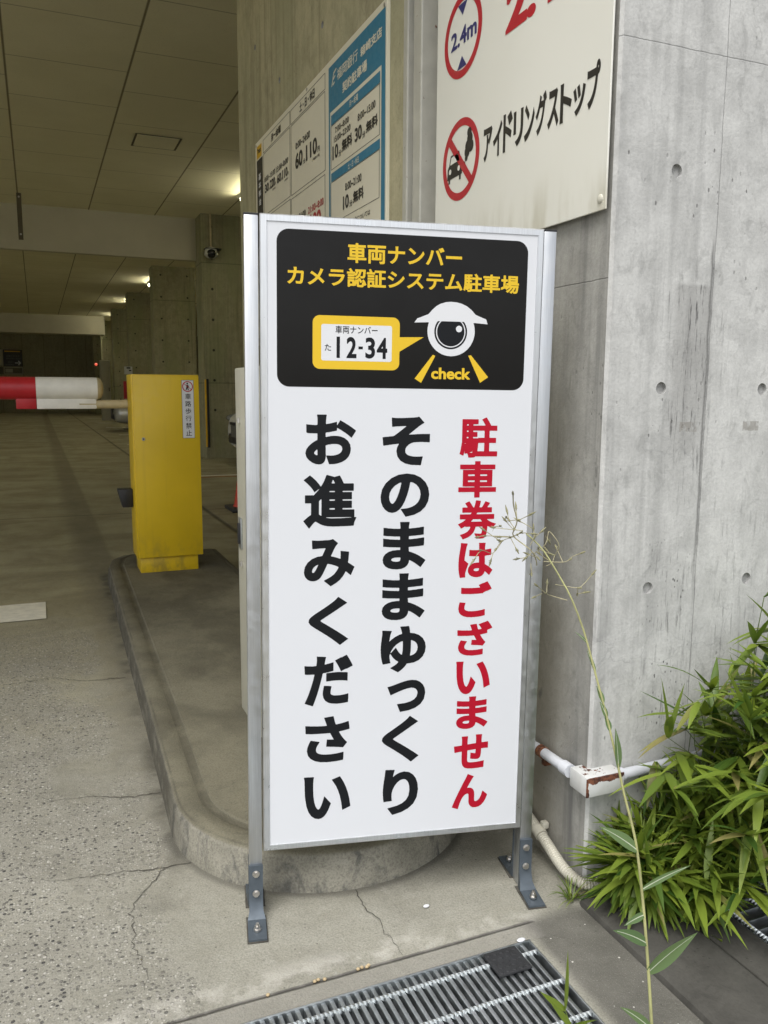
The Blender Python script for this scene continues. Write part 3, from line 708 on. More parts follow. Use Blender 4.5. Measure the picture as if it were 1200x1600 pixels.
# ------------------------------------------------------------------ standing sign
SO = Vector((0.36551, 1.47468, 0.14377)); th, lean, tilt = -.200465, -.010228, .0042478
e = Vector((math.cos(th), math.sin(th), 0)); nn = Vector((-math.sin(th), math.cos(th), 0)); up = Vector((0, 0, 1))
e2 = math.cos(lean) * e + math.sin(lean) * up; u2 = -math.sin(lean) * e + math.cos(lean) * up; u2 = math.cos(tilt) * u2 + math.sin(tilt) * nn
n2 = u2.cross(e2).normalized()
sg = thing('standing_sign', 'white framed standing sign with a black camera panel and vertical Japanese lettering', 'sign')
Mx = Matrix(((e2.x, n2.x, u2.x, SO.x), (e2.y, n2.y, u2.y, SO.y), (e2.z, n2.z, u2.z, SO.z), (0, 0, 0, 1)))
sg.matrix_world = Mx @ Matrix.Translation((.265, 0, -.142))
def spart(mb, name, parent=None, smooth=False, angle=35):
    mb.v = [(v[0] - .265, v[1], v[2] + .142) for v in mb.v]
    return mb.build(name, parent or sg, smooth, angle)
W_, H_ = .530, 1.2
for s, x0 in ((0, -.0275), (1, W_ + .0025)):
    q = MB(); q.box((x0, -.004, -.1415 if s == 0 else -.136), (x0 + .025, .032, H_ - .002), M['alu2'], .0015); po = spart(q, 'post', smooth=True)
    q = MB(); q.box((x0 - .0005, -.0045, H_ - .0018), (x0 + .0255, .0325, H_ + .001), M['cap'], .0005); spart(q, 'cap', po)
    q = MB()
    for fy, sgn in ((-.0042, -1), (.0322, 1)):
        q2 = MB(); zb = -.1425 if s == 0 else -.1375
        def Y(d): return fy + sgn * d
        prof = [(0, -.030), (.004, -.030), (.004, -.090), (.006, -.104), (.012, -.119), (.024, -.131), (.075, zb + .005), (.075, zb), (0, zb)]
        xa, xb = x0 - .001, x0 + .026
        # spread the foot a little wider than the post
        L = [[(xa - (.004 if d > .02 else 0), Y(d), z) for d, z in prof], [(xb + (.004 if d > .02 else 0), Y(d), z) for d, z in prof]]
        q2.grid(L, M['steel'], True, True); br = spart(q2, 'bracket', smooth=True, angle=25)
        gq = MB(); yy0, yy1 = sorted((Y(-.002), Y(.0775))); gq.box((xa - .0062, yy0, zb - .0008), (xb + .0062, yy1, zb + .0012), M['crack']); spart(gq, 'foot_caulk_shade', br)  # dark plate added round the foot for caulk and contact shadow
        for d, z in ((.004, -.047), (.0045, -.088)):
            bo = MB(); c = ((xa + xb) / 2, Y(d), z)
            bo.cyl((c[0], Y(d), z), (c[0], Y(d + .0015), z), .0070, M['bolt'], 18); bo.tube([(c[0], Y(d + .0015), z), (c[0], Y(d + .006), z)], .0054, M['bolt'], 6)
            spart(bo, 'bolt', br)
        bo = MB(); yy = Y(.052); zf = zb + .012
        bo.cyl((c[0], yy, zf - .004), (c[0], yy, zf), .0072, M['bolt'], 18); bo.tube([(c[0], yy, zf), (c[0], yy, zf + .006)], .0055, M['bolt'], 6); bo.cyl((c[0], yy, zf + .006), (c[0], yy, zf + .011), .003, M['bolt'], 10)
        spart(bo, 'bolt', br)
# mitred frame
fr = MB(); prof = [(0, .024), (0, -.0095), (.002, -.0115), (.0120, -.0115), (.0126, -.0100), (.0126, .024)]
def ringat(d, y): return [(d, y, d), (W_ - d, y, d), (W_ - d, y, H_ - d), (d, y, H_ - d)]
fr.grid([ringat(d, y) for d, y in prof], M['alu']); fro = spart(fr, 'frame')
q = MB(); q.box((.011, -.0098, .011), (W_ - .011, .0225, H_ - .011), M['panel']); spart(q, 'panel')
F1 = lambda u, v: (u, -.00995, v)
F2 = lambda u, v: (u, -.0101, v)
F3 = lambda u, v: (u, -.01025, v)
F4 = lambda u, v: (u, -.0104, v)
q = MB(); q.poly([F1(*p) for p in rrect(.0294, .8996, .4995, 1.1760, .022)], M['black']); spart(q, 'black_panel')
q = MB()
K = [('お', 0.0807, 0.7579, 0.175, 0.8499), ('進', 0.0772, 0.6379, 0.1772, 0.7385), ('み', 0.0783, 0.5265, 0.1746, 0.6171), ('く', 0.0872, 0.4106, 0.1635, 0.5052), ('だ', 0.0795, 0.2906, 0.173, 0.3905), ('さ', 0.0812, 0.1744, 0.1681, 0.268), ('い', 0.0787, 0.0575, 0.1708, 0.1461), ('そ', 0.2254, 0.7561, 0.3169, 0.8477), ('の', 0.2232, 0.6577, 0.3181, 0.7405), ('ま', 0.2288, 0.5554, 0.3133, 0.6477), ('ま', 0.2286, 0.455, 0.3138, 0.5473), ('ゆ', 0.2274, 0.35, 0.3178, 0.4424), ('っ', 0.2424, 0.2681, 0.3188, 0.3329), ('く', 0.2327, 0.1633, 0.3078, 0.2587), ('り', 0.2359, 0.0528, 0.3084, 0.1489)]
for c in K: write(q, c[0], c[1:], F2, M['ink'], .040, 100)
spart(q, 'black_lettering')
q = MB()
RD = [('駐', 0.376, 0.7706, 0.4515, 0.8475), ('車', 0.3755, 0.6932, 0.4516, 0.7638), ('券', 0.3766, 0.6114, 0.4538, 0.6878), ('は', 0.3799, 0.535, 0.4498, 0.6044), ('ご', 0.3821, 0.4548, 0.4496, 0.5268), ('ざ', 0.3815, 0.3763, 0.4535, 0.4465), ('い', 0.3808, 0.2968, 0.4522, 0.3651), ('ま', 0.384, 0.2237, 0.4501, 0.2912), ('せ', 0.3811, 0.1386, 0.4528, 0.2105), ('ん', 0.3799, 0.0528, 0.4545, 0.127)]
for c in RD: write(q, c[0], c[1:], F2, M['red'], .030 if c[0] in '駐車券' else .042, 96)
spart(q, 'red_lettering')
q = MB()
write(q, '車両ナンバー', (.1564, 1.1224, .3707, 1.1572), F2, M['yel'], .026, 60)
write(q, 'カメラ認証システム駐車場', (.048, 1.0795, .4834, 1.1130), F2, M['yel'], .026, 60)
write(q, 'check', (.3167, .9181, .3925, .9395), F2, M['yel'], .034, 54)
for L in ([(.319, .963), (.3237, .9607), (.2974, .9106), (.2848, .9183)], [(.3878, .9627), (.3931, .9638), (.4283, .9235), (.4127, .9126)]):
    q.poly([F2(*p) for p in L], M['yel'])
spart(q, 'yellow_lettering')
q = MB(); q.poly([F2(*p) for p in rrect(.0938, .9326, .2550, 1.0284, .013)], M['yel']); q.poly([F2(.255, .9932), F2(.255, .9669), F2(.3007, .9945)][::-1], M['yel'])
q.poly([F3(*p) for p in rrect(.1094, .9478, .2404, 1.0130, .004)], M['white'])
write(q, '車両ナンバー', (.1353, .9968, .2133, 1.0107), F4, M['ink'], .012, 36)
write(q, 'た', (.1158, .9655, .1276, .9775), F4, M['ink'], .01, 32)
rect(q, .1375, .953, .1437, .9912, F4, M['ink']); rect(q, .1780, .9695, .1862, .9745, F4, M['ink'])
for ch, a_, b_ in (('2', .1560, .1745), ('3', .1910, .2090), ('4', .2122, .2320)): write(q, ch, (a_, .953, b_, .9912), F4, M['ink'], .030, 60)
spart(q, 'speech_bubble')
q = MB()
hat = [(.2823, 1.0208), (.2877, 1.0282), (.309, 1.0367), (.3165, 1.0452), (.324, 1.0519), (.3317, 1.0563), (.342, 1.0595), (.3522, 1.0605), (.363, 1.0598), (.373, 1.0575), (.383, 1.0533), (.3916, 1.0470), (.4003, 1.0382), (.421, 1.0305), (.424, 1.0217), (.3986, 1.0234), (.3530, 1.018), (.3075, 1.022)]
q.poly([F2(*p) for p in hat][::-1], M['white']); disc(q, (.3534, 1.0068), .0458, F3, M['white'], 48)
def lens(r, F, m, top=1.0247):
    c = (.3525, 1.0056); pts = []
    for i in range(49):
        a = 2 * math.pi * i / 48; pts.append((c[0] + r * math.cos(a), min(top, c[1] + r * math.sin(a))))
    q.poly([F(*p) for p in pts[:-1]], m)
lens(.0318, F4, M['ink']); lens(.0285, lambda u, v: (u, -.0105, v), M['white']); lens(.0265, lambda u, v: (u, -.0106, v), M['ink'])
disc(q, (.3683, 1.0114), .0060, lambda u, v: (u, -.0107, v), M['white'], 20)
spart(q, 'camera_icon')

# ------------------------------------------------------------------ wall boards
pb = thing('price_board', 'ivory parking price board with a bright blue bank panel on the concrete wall', 'sign', (1.0, 3.15, 1.25))
def wpart(mb, name, parent, org): 
    mb.v = [(v[0] - org[0], v[1] - org[1], v[2] - org[2]) for v in mb.v]; return mb.build(name, parent)
PO = (1.0, 3.15, 1.25)
q = MB(); q.box((.9985, 2.375, 1.25), (1.0098, 3.948, 2.170), M['board'], .001); wpart(q, 'panel', pb, PO)
def G(x): return lambda u, v: (x, u, v)
G1, G2, G3 = G(.9978), G(.9971), G(.9964)
q = MB()
rect(q, 2.897, 1.25, 2.384, 2.148, G1, M['blue'])
rect(q, 2.879, 1.25, 2.412, 1.997, G2, M['board'])
rect(q, 2.870, 1.951, 2.420, 1.984, G3, M['blue']); rect(q, 2.870, 1.763, 2.420, 1.792, G3, M['blue'])
o_ = wpart(q, 'bank_panel', pb, PO)
q = MB(); tL = .003
def fr2(u0, v0, u1, v1, Fq=G1): frame(q, u0, v0, u1, v1, -tL if u1 < u0 else tL, Fq, M['ink2'])
def outline(uL, v0, uR, v1, F, m, t=.0022):
    rect(q, uL, v0, uR, v0 + t, F, m); rect(q, uL, v1 - t, uR, v1, F, m); rect(q, uL, v0 + t, uL - t * 1.8, v1 - t, F, m); rect(q, uR + t * 1.8, v0 + t, uR, v1 - t, F, m)
for a in ((3.805, 2.094, 3.378, 2.150), (3.369, 2.093, 2.934, 2.148), (3.802, 1.822, 3.380, 2.089), (3.367, 1.820, 2.936, 2.088), (3.802, 1.45, 3.380, 1.812), (3.370, 1.45, 2.940, 1.808)): outline(*a, G1, M['ink2'])
outline(2.870, 1.803, 2.423, 1.950, G3, M['ink2'], .0018); outline(2.874, 1.621, 2.423, 1.762, G3, M['ink2'], .0018)
rect(q, 3.924, 1.45, 3.818, 2.087, G1, M['ink2'])
wpart(q, 'price_table', pb, PO)
q = MB(); I2 = M['ink2']
rect(q, 3.922, 2.093, 3.834, 2.148, G1, M['yellowlogo']); write(q, 'Trust', (3.910, 2.114, 3.846, 2.136), G2, I2, .04, 40)
for i, ch in enumerate('基本料金'): write(q, ch, (3.892, 1.995 - i * .037, 3.850, 2.024 - i * .037), G2, M['white'], .03, 32)
for txt, a, wt, m in [('月～金曜', (3.668, 2.106, 3.513, 2.138), .03, I2), ('土・日・休日', (3.243, 2.103, 3.055, 2.138), .03, I2),
    ('8:00~15:00', (3.785, 1.963, 3.609, 1.985), .012, I2), ('15:00~8:00', (3.589, 1.961, 3.41, 1.983), .012, I2), ('30', (3.782, 1.916, 3.715, 1.953), .03, I2), ('分', (3.712, 1.915, 3.698, 1.928), .01, I2), ('220', (3.695, 1.916, 3.612, 1.953), .03, I2), ('円', (3.61, 1.915, 3.596, 1.928), .01, I2),
    ('60', (3.578, 1.912, 3.515, 1.949), .03, I2), ('分', (3.512, 1.912, 3.498, 1.925), .01, I2), ('110', (3.495, 1.912, 3.42, 1.949), .03, I2), ('円', (3.418, 1.912, 3.404, 1.925), .01, I2), ('(24時間最大)', (3.66, 1.900, 3.60, 1.909), .01, I2), ('(24時間最大)', (3.47, 1.896, 3.41, 1.905), .01, I2),
    ('0:00~24:00', (3.301, 1.981, 3.114, 2.006), .014, I2), ('60', (3.306, 1.906, 3.209, 1.966), .032, I2), ('分', (3.201, 1.904, 3.175, 1.922), .02, I2), ('110', (3.165, 1.905, 3.031, 1.962), .032, I2), ('円', (3.024, 1.903, 3.000, 1.922), .02, I2), ('(1時間以降)', (3.09, 1.884, 3.0, 1.896), .01, I2),
    ('8:00~21:00', (3.355, 1.707, 3.175, 1.732), .014, I2), ('21:00~8:00', (3.143, 1.707, 2.957, 1.732), .014, M['dred']), ('60', (3.34, 1.64, 3.25, 1.70), .032, I2), ('100', (3.12, 1.64, 2.99, 1.700), .032, M['dred'])]:
    write(q, txt, a, G2, m, wt, 44 if len(txt) < 4 else 34)
for txt, a, wt, m in [('福岡銀行', (2.807, 2.079, 2.611, 2.115), .012, M['board']), ('箱崎支店', (2.587, 2.076, 2.409, 2.106), .03, M['board']), ('契約駐車場', (2.754, 2.022, 2.530, 2.056), .028, M['board'])]:
    write(q, txt, a, G2, m, wt, 48)
# slanted bank emblem: two strokes and a stem
for L in ([(2.866, 2.077), (2.858, 2.077), (2.836, 2.119), (2.844, 2.119)], [(2.844, 2.119), (2.836, 2.112), (2.812, 2.121), (2.815, 2.125)], [(2.850, 2.101), (2.846, 2.094), (2.824, 2.101), (2.826, 2.106)], [(2.853, 2.083), (2.849, 2.077), (2.832, 2.082), (2.834, 2.088)]):
    q.poly([G2(*p) for p in L], M['board'])
G4 = G(.9957)
for txt, a, wt, m in [('月～金曜', (2.684, 1.957, 2.604, 1.978), .015, M['board']), ('土・日・休日', (2.697, 1.766, 2.598, 1.786), .015, M['board']), ('7:00~8:00', (2.826, 1.915, 2.69, 1.934), .012, I2), ('15:00~23:00', (2.836, 1.886, 2.675, 1.906), .012, I2), ('8:00~15:00', (2.607, 1.892, 2.457, 1.914), .014, I2),
    ('10', (2.853, 1.832, 2.795, 1.878), .03, I2), ('分', (2.79, 1.829, 2.762, 1.849), .015, I2), ('無料', (2.758, 1.836, 2.659, 1.875), .03, I2), ('30', (2.634, 1.834, 2.571, 1.877), .03, I2), ('分', (2.566, 1.829, 2.54, 1.849), .015, I2), ('無料', (2.534, 1.836, 2.437, 1.870), .03, I2),
    ('8:00~21:00', (2.725, 1.704, 2.574, 1.728), .014, I2), ('10', (2.747, 1.646, 2.691, 1.690), .03, I2), ('分', (2.684, 1.644, 2.655, 1.664), .015, I2), ('無料', (2.65, 1.648, 2.554, 1.686), .03, I2), ('料金については', (2.66, 1.585, 2.498, 1.603), .015, I2), ('係員まで', (2.62, 1.558, 2.50, 1.575), .015, I2)]:
    write(q, txt, a, G4, m, wt, 44 if len(txt) < 4 else 34)
wpart(q, 'lettering', pb, PO)
q = MB()
for y, z in ((3.93, 2.155), (2.392, 2.155), (2.392, 1.28), (3.93, 1.28), (3.15, 2.160)):
    q = MB(); q.cyl((.9985, y, z), (.996, y, z), .006, M['bolt'], 12); wpart(q, 'screw', pb, PO)

ib = thing('clearance_board', 'large stained ivory board with two red ring signs and idling stop wording', 'sign', (.995, 1.67, 1.37))
IO = (.995, 1.67, 1.37)
q = MB(); q.box((.9945, 1.312, 1.374), (.9985, 2.030, 2.25), M['idle'], .0010); wpart(q, 'panel', ib, IO)
q = MB(); q.box((.9987, 1.335, 1.39), (1.0098, 1.99, 2.22), M['dgrey']); wpart(q, 'backing_frame', ib, IO)
H1, H2, H3 = G(.9938), G(.9931), G(.9924)
q = MB()
disc(q, (1.892, 1.888), .0955, H1, M['dred'], 48, .0775); wpart(q, 'height_limit_ring', ib, IO); q = MB()
disc(q, (1.892, 1.602), .0955, H1, M['dred'], 48, .0775)
# slash
q.poly([H2(1.954 + .004, 1.652), H2(1.954 - .008, 1.668), H2(1.832 - .002, 1.550), H2(1.832 + .010, 1.535)], M['dred'])
wpart(q, 'prohibition_ring', ib, IO)
q = MB()
write(q, '2.4m', (1.952, 1.867, 1.822, 1.908), H1, M['navy'], .03, 54)
for s in (1, -1):
    q.poly([H1(1.8935, 1.888 + s * .046), H1(1.8935 - .024, 1.888 + s * .0735), H1(1.8935 + .024, 1.888 + s * .0735)][::s], M['navy'])
write(q, '2.4m', (1.690, 1.812, 1.36, 1.905), H1, M['dred'], .045, 70)
for i, ch in enumerate('アイドリングストップ'):
    wd = (1.777 - 1.338) / 10; y0 = 1.777 - i * wd
    z0, z1 = 1.566, 1.640
    if ch in 'ッ': z1 = 1.622
    if ch in 'グドプ': z1 = 1.648
    write(q, ch, (y0, z0, y0 - wd * .90, z1), H1, M['ink2'], .038, 64)
# small car and its exhaust cloud
car = [(1.962, 1.566), (1.960, 1.592), (1.952, 1.600), (1.944, 1.622), (1.900, 1.626), (1.889, 1.603), (1.883, 1.595), (1.883, 1.568), (1.889, 1.567), (1.889, 1.556), (1.898, 1.556), (1.898, 1.567), (1.946, 1.566), (1.946, 1.556), (1.955, 1.556), (1.955, 1.566)]
q.poly([H1(*p) for p in car], M['ink2'])
q.poly([H2(*p) for p in [(1.945, 1.600), (1.939, 1.617), (1.904, 1.620), (1.895, 1.602)]], M['idle'])
for y in (1.945, 1.899): disc(q, (y, 1.584), .0065, H2, M['idle'], 16)
for y, z, r in ((1.845, 1.640, .014), (1.852, 1.624, .016), (1.840, 1.622, .014), (1.858, 1.612, .013), (1.848, 1.655, .011), (1.862, 1.598, .007), (1.872, 1.588, .005), (1.880, 1.577, .0045)): disc(q, (y, z), r, H1, M['ink2'], 20) if r < .01 else disc(q, (y, z), r, G(.9938 - .00005 * int(z * 1000 % 7)), M['ink2'], 20)
wpart(q, 'lettering', ib, IO)
q = MB()
for z in (1.395, 1.95): q = MB(); q.sphere((.9945, 1.328, z), .0085, M['idle'], .5, 1, 1, 14); wpart(q, 'screw', ib, IO)

# ------------------------------------------------------------------ barrier gate
bg_ = thing('barrier_gate', 'yellow barrier gate cabinet with a padded red and white arm', 'barrier gate', (.61, 4.43, .09))
BO = (.61, 4.43, .09)
def gp(mb, name, parent=None, smooth=False):
    mb.v = [(v[0] - BO[0], v[1] - BO[1], v[2] - BO[2]) for v in mb.v]; return mb.build(name, parent or bg_, smooth)
q = MB(); q.box((.440, 4.345, .168), (.778, 4.560, 1.115), M['gatey'], .004); cb = gp(q, 'cabinet', smooth=True)
q = MB(); q.box((.447, 4.332, .172), (.776, 4.3447, 1.110), M['gatey'], .003); dr = gp(q, 'door', smooth=True)
q = MB(); q.cyl((.489, 4.332, .789), (.489, 4.327, .789), .0085, M['bolt'], 18); q.cyl((.489, 4.327, .789), (.489, 4.326, .789), .004, M['cap'], 10); gp(q, 'lock', dr)
q = MB(); q.box((.455, 4.352, .0895), (.752, 4.550, .1679), M['gatey'], .003); gp(q, 'plinth', smooth=True)
q = MB(); J = lambda y: (lambda u, v: (u, y, v)); J1, J2, J3 = J(4.3312), J(4.3306), J(4.330)
rect(q, .687, .790, .749, 1.088, J1, M['ink2']); rect(q, .6885, .7915, .7475, 1.0865, J2, M['white'])
disc(q, (.718, 1.055), .0275, J3, M['dred'], 32, .0225)
q.poly([J(4.3297)(.700, 1.071), J(4.3297)(.698, 1.069), J(4.3297)(.736, 1.039), J(4.3297)(.738, 1.041)], M['dred'])
disc(q, (.717, 1.070), .0045, J3, I2, 14); q.poly([J3(*p) for p in [(.712, 1.063), (.722, 1.063), (.725, 1.052), (.721, 1.052), (.724, 1.036), (.719, 1.036), (.717, 1.048), (.712, 1.036), (.708, 1.038), (.712, 1.052)]][::-1], I2)
for i, ch in enumerate('車路歩行禁止'): write(q, ch, (.704, .990 - i * .0375, .734, 1.019 - i * .0375), J3, I2, .008, 36)
gp(q, 'warning_sticker', dr)
q = MB(); q.box((.365, 4.45, .425), (.4398, 4.53, .523), M['cap'], .006)
for i, v in enumerate(q.v):
    if v[0] < .38 and v[2] < .45: q.v[i] = (v[0] + .02, v[1], v[2])
gp(q, 'sensor_hood', smooth=True)
q = MB(); q.tube([(.439, 4.55, .962), (.20, 4.55, .962)], .0225, M['tan'], 20); gp(q, 'arm_tube', smooth=True)
q = MB()
def cylx(x0, x1, r, z, m, y=4.55, seg=28): q.tube([(x0, y, z), (x1, y, z)], r, m, seg)
cylx(-.002, .290, .057, 1.042, M['gatew']); q.tube([(.290, 4.55, 1.042), (.300, 4.55, 1.042), (.311, 4.55, 1.042), (.318, 4.55, 1.042), (.321, 4.55, 1.042)], [.0565, .054, .045, .030, .008], M['tan'], 28)
q.box((-.002, 4.528, .938), (.284, 4.572, 1.012), M['gatew'], .004)
ar = gp(q, 'white_pad', smooth=True)
q = MB(); cylx(-2.6, -.0025, .0568, 1.042, M['gater']); q.box((-.098, 4.528, .938), (-.0025, 4.572, 1.012), M['gater'], .004); gp(q, 'red_pad', smooth=True)

# ------------------------------------------------------------------ small garage things
kc = thing('equipment_cabinet', 'tall beige equipment cabinet standing on the island behind the sign', 'cabinet', (.73, 2.15, .09))
def kp(mb, name, parent=None, smooth=True):
    mb.v = [(v[0] - .73, v[1] - 2.15, v[2] - .09) for v in mb.v]; return mb.build(name, parent or kc, smooth)
q = MB(); q.box((.522, 1.99, .0895), (.93, 2.345, 1.098), M['beige'], .004); kp(q, 'body')
q = MB(); q.box((.517, 2.285, .585), (.5218, 2.318, .675), M['galv'], .002); q.box((.512, 2.294, .60), (.517, 2.309, .66), M['cap'], .001); kp(q, 'handle')
for z in (.54, .95):
    q = MB(); q.cyl((.519, 2.292, z - .004), (.519, 2.292, z + .010), .006, M['bolt'], 10); kp(q, 'hinge')

fx = None
for i, (x, y) in enumerate([(2.66, y) for y in (10.72, 15.6, 20.6, 25.5, 30.3)] + [(1.5, 33.4), (-3.2, 8.0), (-3.2, 13.9), (-3.2, 20.6), (-3.2, 27.0), (5.6, 15.6), (5.6, 25.5), (-3.2, 36.0)]):  # rows off to either side are unseen, added to brighten the garage
    lab = {0: 'lit fluorescent tube light peeking out from behind the price board wall', 2: 'lit fluorescent tube light beside the nearest inner concrete pillar', 3: 'lit fluorescent tube light beside the second inner concrete pillar', 4: 'lit fluorescent tube light beside the third inner concrete pillar', 5: 'lit fluorescent tube light under the far beam near the back wall'}.get(i, 'unseen lit fluorescent tube light added on the garage ceiling further inside')
    if fx is None:
        fx = thing('ceiling_light', lab, 'ceiling light', (x, y, ZC), 'tube lights along the garage ceiling')
        q = MB(); q.grid([[(-.05, -.62, 0), (.05, -.62, 0), (.03, -.62, -.045), (-.03, -.62, -.045)], [(-.05, .62, 0), (.05, .62, 0), (.03, .62, -.045), (-.03, .62, -.045)]], M['camw'], True, True); q.build('housing', fx)
        q = MB(); q.tube([(0, -.59, -.066), (0, .59, -.066)], .018, M['tube'], 12); q.build('tube', fx, True)
    else:
        d_ = dup(fx, (x, y - (.4 if i == 5 else 0), ZC - (.497 if i == 5 else 0)), lab)
        if i == 5: d_.rotation_euler.z = R(90)
hh = thing('ceiling_hatch', 'square access hatch outlined in the ceiling panels', 'hatch', (1.295, 9.32, ZC))
q = MB(); z = -.006
frame(q, -.235, -.235, .235, .235, .022, lambda u, v: (u, v, z), M['dgrey']); q.build('rim', hh)
q = MB(); q.box((-.205, -.205, -.012), (.205, .205, -.001), M['lid'], .003); q.build('lid', hh)
hb = thing('hanging_bracket', 'dark steel strip bracket hanging from the ceiling before the beam', 'bracket', (-.085, 12.4, ZC))
q = MB(); q.box((-.03, -.012, -.60), (.03, .012, 0), M['dgrey'], .003); q.build('strip', hb)
for z in (-.53, -.05): q = MB(); q.cyl((0, -.018, z), (0, -.012, z), .012, M['bolt'], 10); q.build('bolt', hb)
dc = thing('dome_camera', 'white dome security camera with black lens ball on the concrete pillar', 'security camera', (2.49, 12.6, 3.05))
q = MB(); q.tube([(0, 0, .56), (0, 0, .09)], .014, M['tan'], 10); q.build('conduit', dc, True)
q = MB(); q.tube([(0, 0, .09), (0, 0, .075), (0, 0, .06), (0, 0, -.03), (0, 0, -.07)], [.02, .06, .085, .10, .06], M['camw'], 24); q.build('housing', dc, True)
q = MB(); q.sphere((-.004, -.045, -.012), .070, M['glass'], seg=20); q.build('lens_ball', dc, True)
q = MB(); q.box((-.10, -.10, .052), (.14, .07, .060), M['cap'], .003); q.build('visor', dc)
cg = thing('corner_guard', 'yellow and black corner guard strip on the concrete pillar edge', 'corner guard', (2.385, 12.655, .18))
q = MB(); q.box((-.03, -.010, 0), (-.005, .014, 1.02), M['yellowlogo'], .003); q.build('yellow_strip', cg)
q = MB(); q.box((-.004, -.012, -.01), (.03, .014, 1.03), M['cap'], .003); q.build('backing', cg)
co = thing('traffic_cone', 'red traffic cone with black base half hidden behind the cabinet', 'traffic cone', (1.66, 7.05, 0))
q = MB(); q.box((-.17, -.17, .001), (.17, .17, .035), M['cap'], .012); q.build('base', co, True)
q = MB(); q.tube([(0, 0, .035), (0, 0, .06), (0, 0, .66), (0, 0, .70)], [.125, .115, .03, .022], M['cone'], 28); q.build('body', co, True)
eb = thing('cabinet_box', 'tall pale grey electrical cabinet against a far pillar', 'electrical cabinet', (2.19, 29.9, 0))
q = MB(); q.box((-.16, -.15, .002), (.155, .15, 2.03), M['cabg'], .01); q.build('body', eb)
q = MB(); q.box((.09, -.165, 1.0), (.115, -.151, 1.12), M['cap'], .003); q.build('handle', eb)
wl = thing('warning_lamp', 'small glowing red lamp beside the far grey cabinet', 'lamp', (2.12, 33.1, 1.99))
q = MB(); q.sphere((0, 0, 0), .055, M['led'], seg=14); q.build('lens', wl, True)
q = MB(); q.cyl((0, .03, 0), (0, .11, 0), .06, M['cap'], 14); q.build('base', wl, True)
wb = thing('wall_box', 'small white notice box with black symbols on a pillar edge', 'notice box', (2.31, 23.33, 1.46))
q = MB(); q.box((-.10, -.05, 0), (.10, .05, .20), M['camw'], .006); q.build('body', wb)
q = MB(); q.box((-.05, -.056, .145), (.05, -.051, .185), M['cap']); q.build('symbol', wb); q = MB(); q.box((.01, -.056, .08), (.07, -.051, .115), M['cap']); q.build('symbol', wb)
re_ = thing('red_stand', 'dark red upright stand beyond the yellow gate cabinet', 'stand', (2.235, 23.0, 0))
q = MB(); q.box((-.10, -.03, .72), (.16, .03, 1.27), M['dred'], .006); q.build('board', re_)
q = MB(); q.cyl((0.03, 0, .02), (.03, 0, .72), .025, M['cap'], 10); q.box((-.14, -.14, .001), (.20, .14, .02), M['cap'], .004); q.build('post', re_)
ns = thing('direction_sign', 'black guide sign with white arrow and orange strip on the back wall', 'sign', (-.87, 40.99, 1.70))
q = MB(); q.box((-.42, -.06, .36), (.36, 0, 1.10), M['cap'], .005); q.build('board', ns)
NS = lambda u, v: (u, -.064, v)
q = MB(); rect(q, -.36, 1.0, .28, 1.05, NS, M['yellowlogo']); 
rect(q, .04, .50, .24, .535, NS, M['white']); q.poly([NS(*p) for p in [(.30, .517), (.20, .42), (.17, .44), (.24, .517), (.17, .60), (.20, .62)]], M['white'])
write(q, '出庫される方', (-.30, .78, .25, .86), NS, M['grey'], .02, 30); write(q, '空車をお待ちください', (-.32, .67, .28, .75), NS, M['grey'], .02, 30)
write(q, '事前精算機', (-.36, .40, 0, .47), NS, M['grey'], .02, 30); write(q, '出口', (-.24, .50, -.02, .60), NS, M['grey'], .03, 30); q.build('lettering', ns)
q = MB(); q.box((-.42, -.06, .02), (.36, 0, .33), M['cabg'], .004); q.build('lower_frame', ns)
q = MB(); q.box((-.39, -.066, .05), (.33, -.061, .30), M['dgrey']); q.box((-.36, -.071, .09), (-.06, -.067, .26), M['cabg']); q.build('lower_panel', ns)
ps = thing('notice_board', 'pale notice board cut by the photo edge beside the black guide sign', 'sign', (-1.9, 40.99, 1.70))
q = MB(); q.box((-.5, -.05, .40), (.58, 0, 1.10), M['cabg'], .005); q.build('board', ps)
q = MB(); q.box((-.5, -.06, .02), (.58, 0, .33), M['dgrey'], .004); q.build('lower_frame', ps)

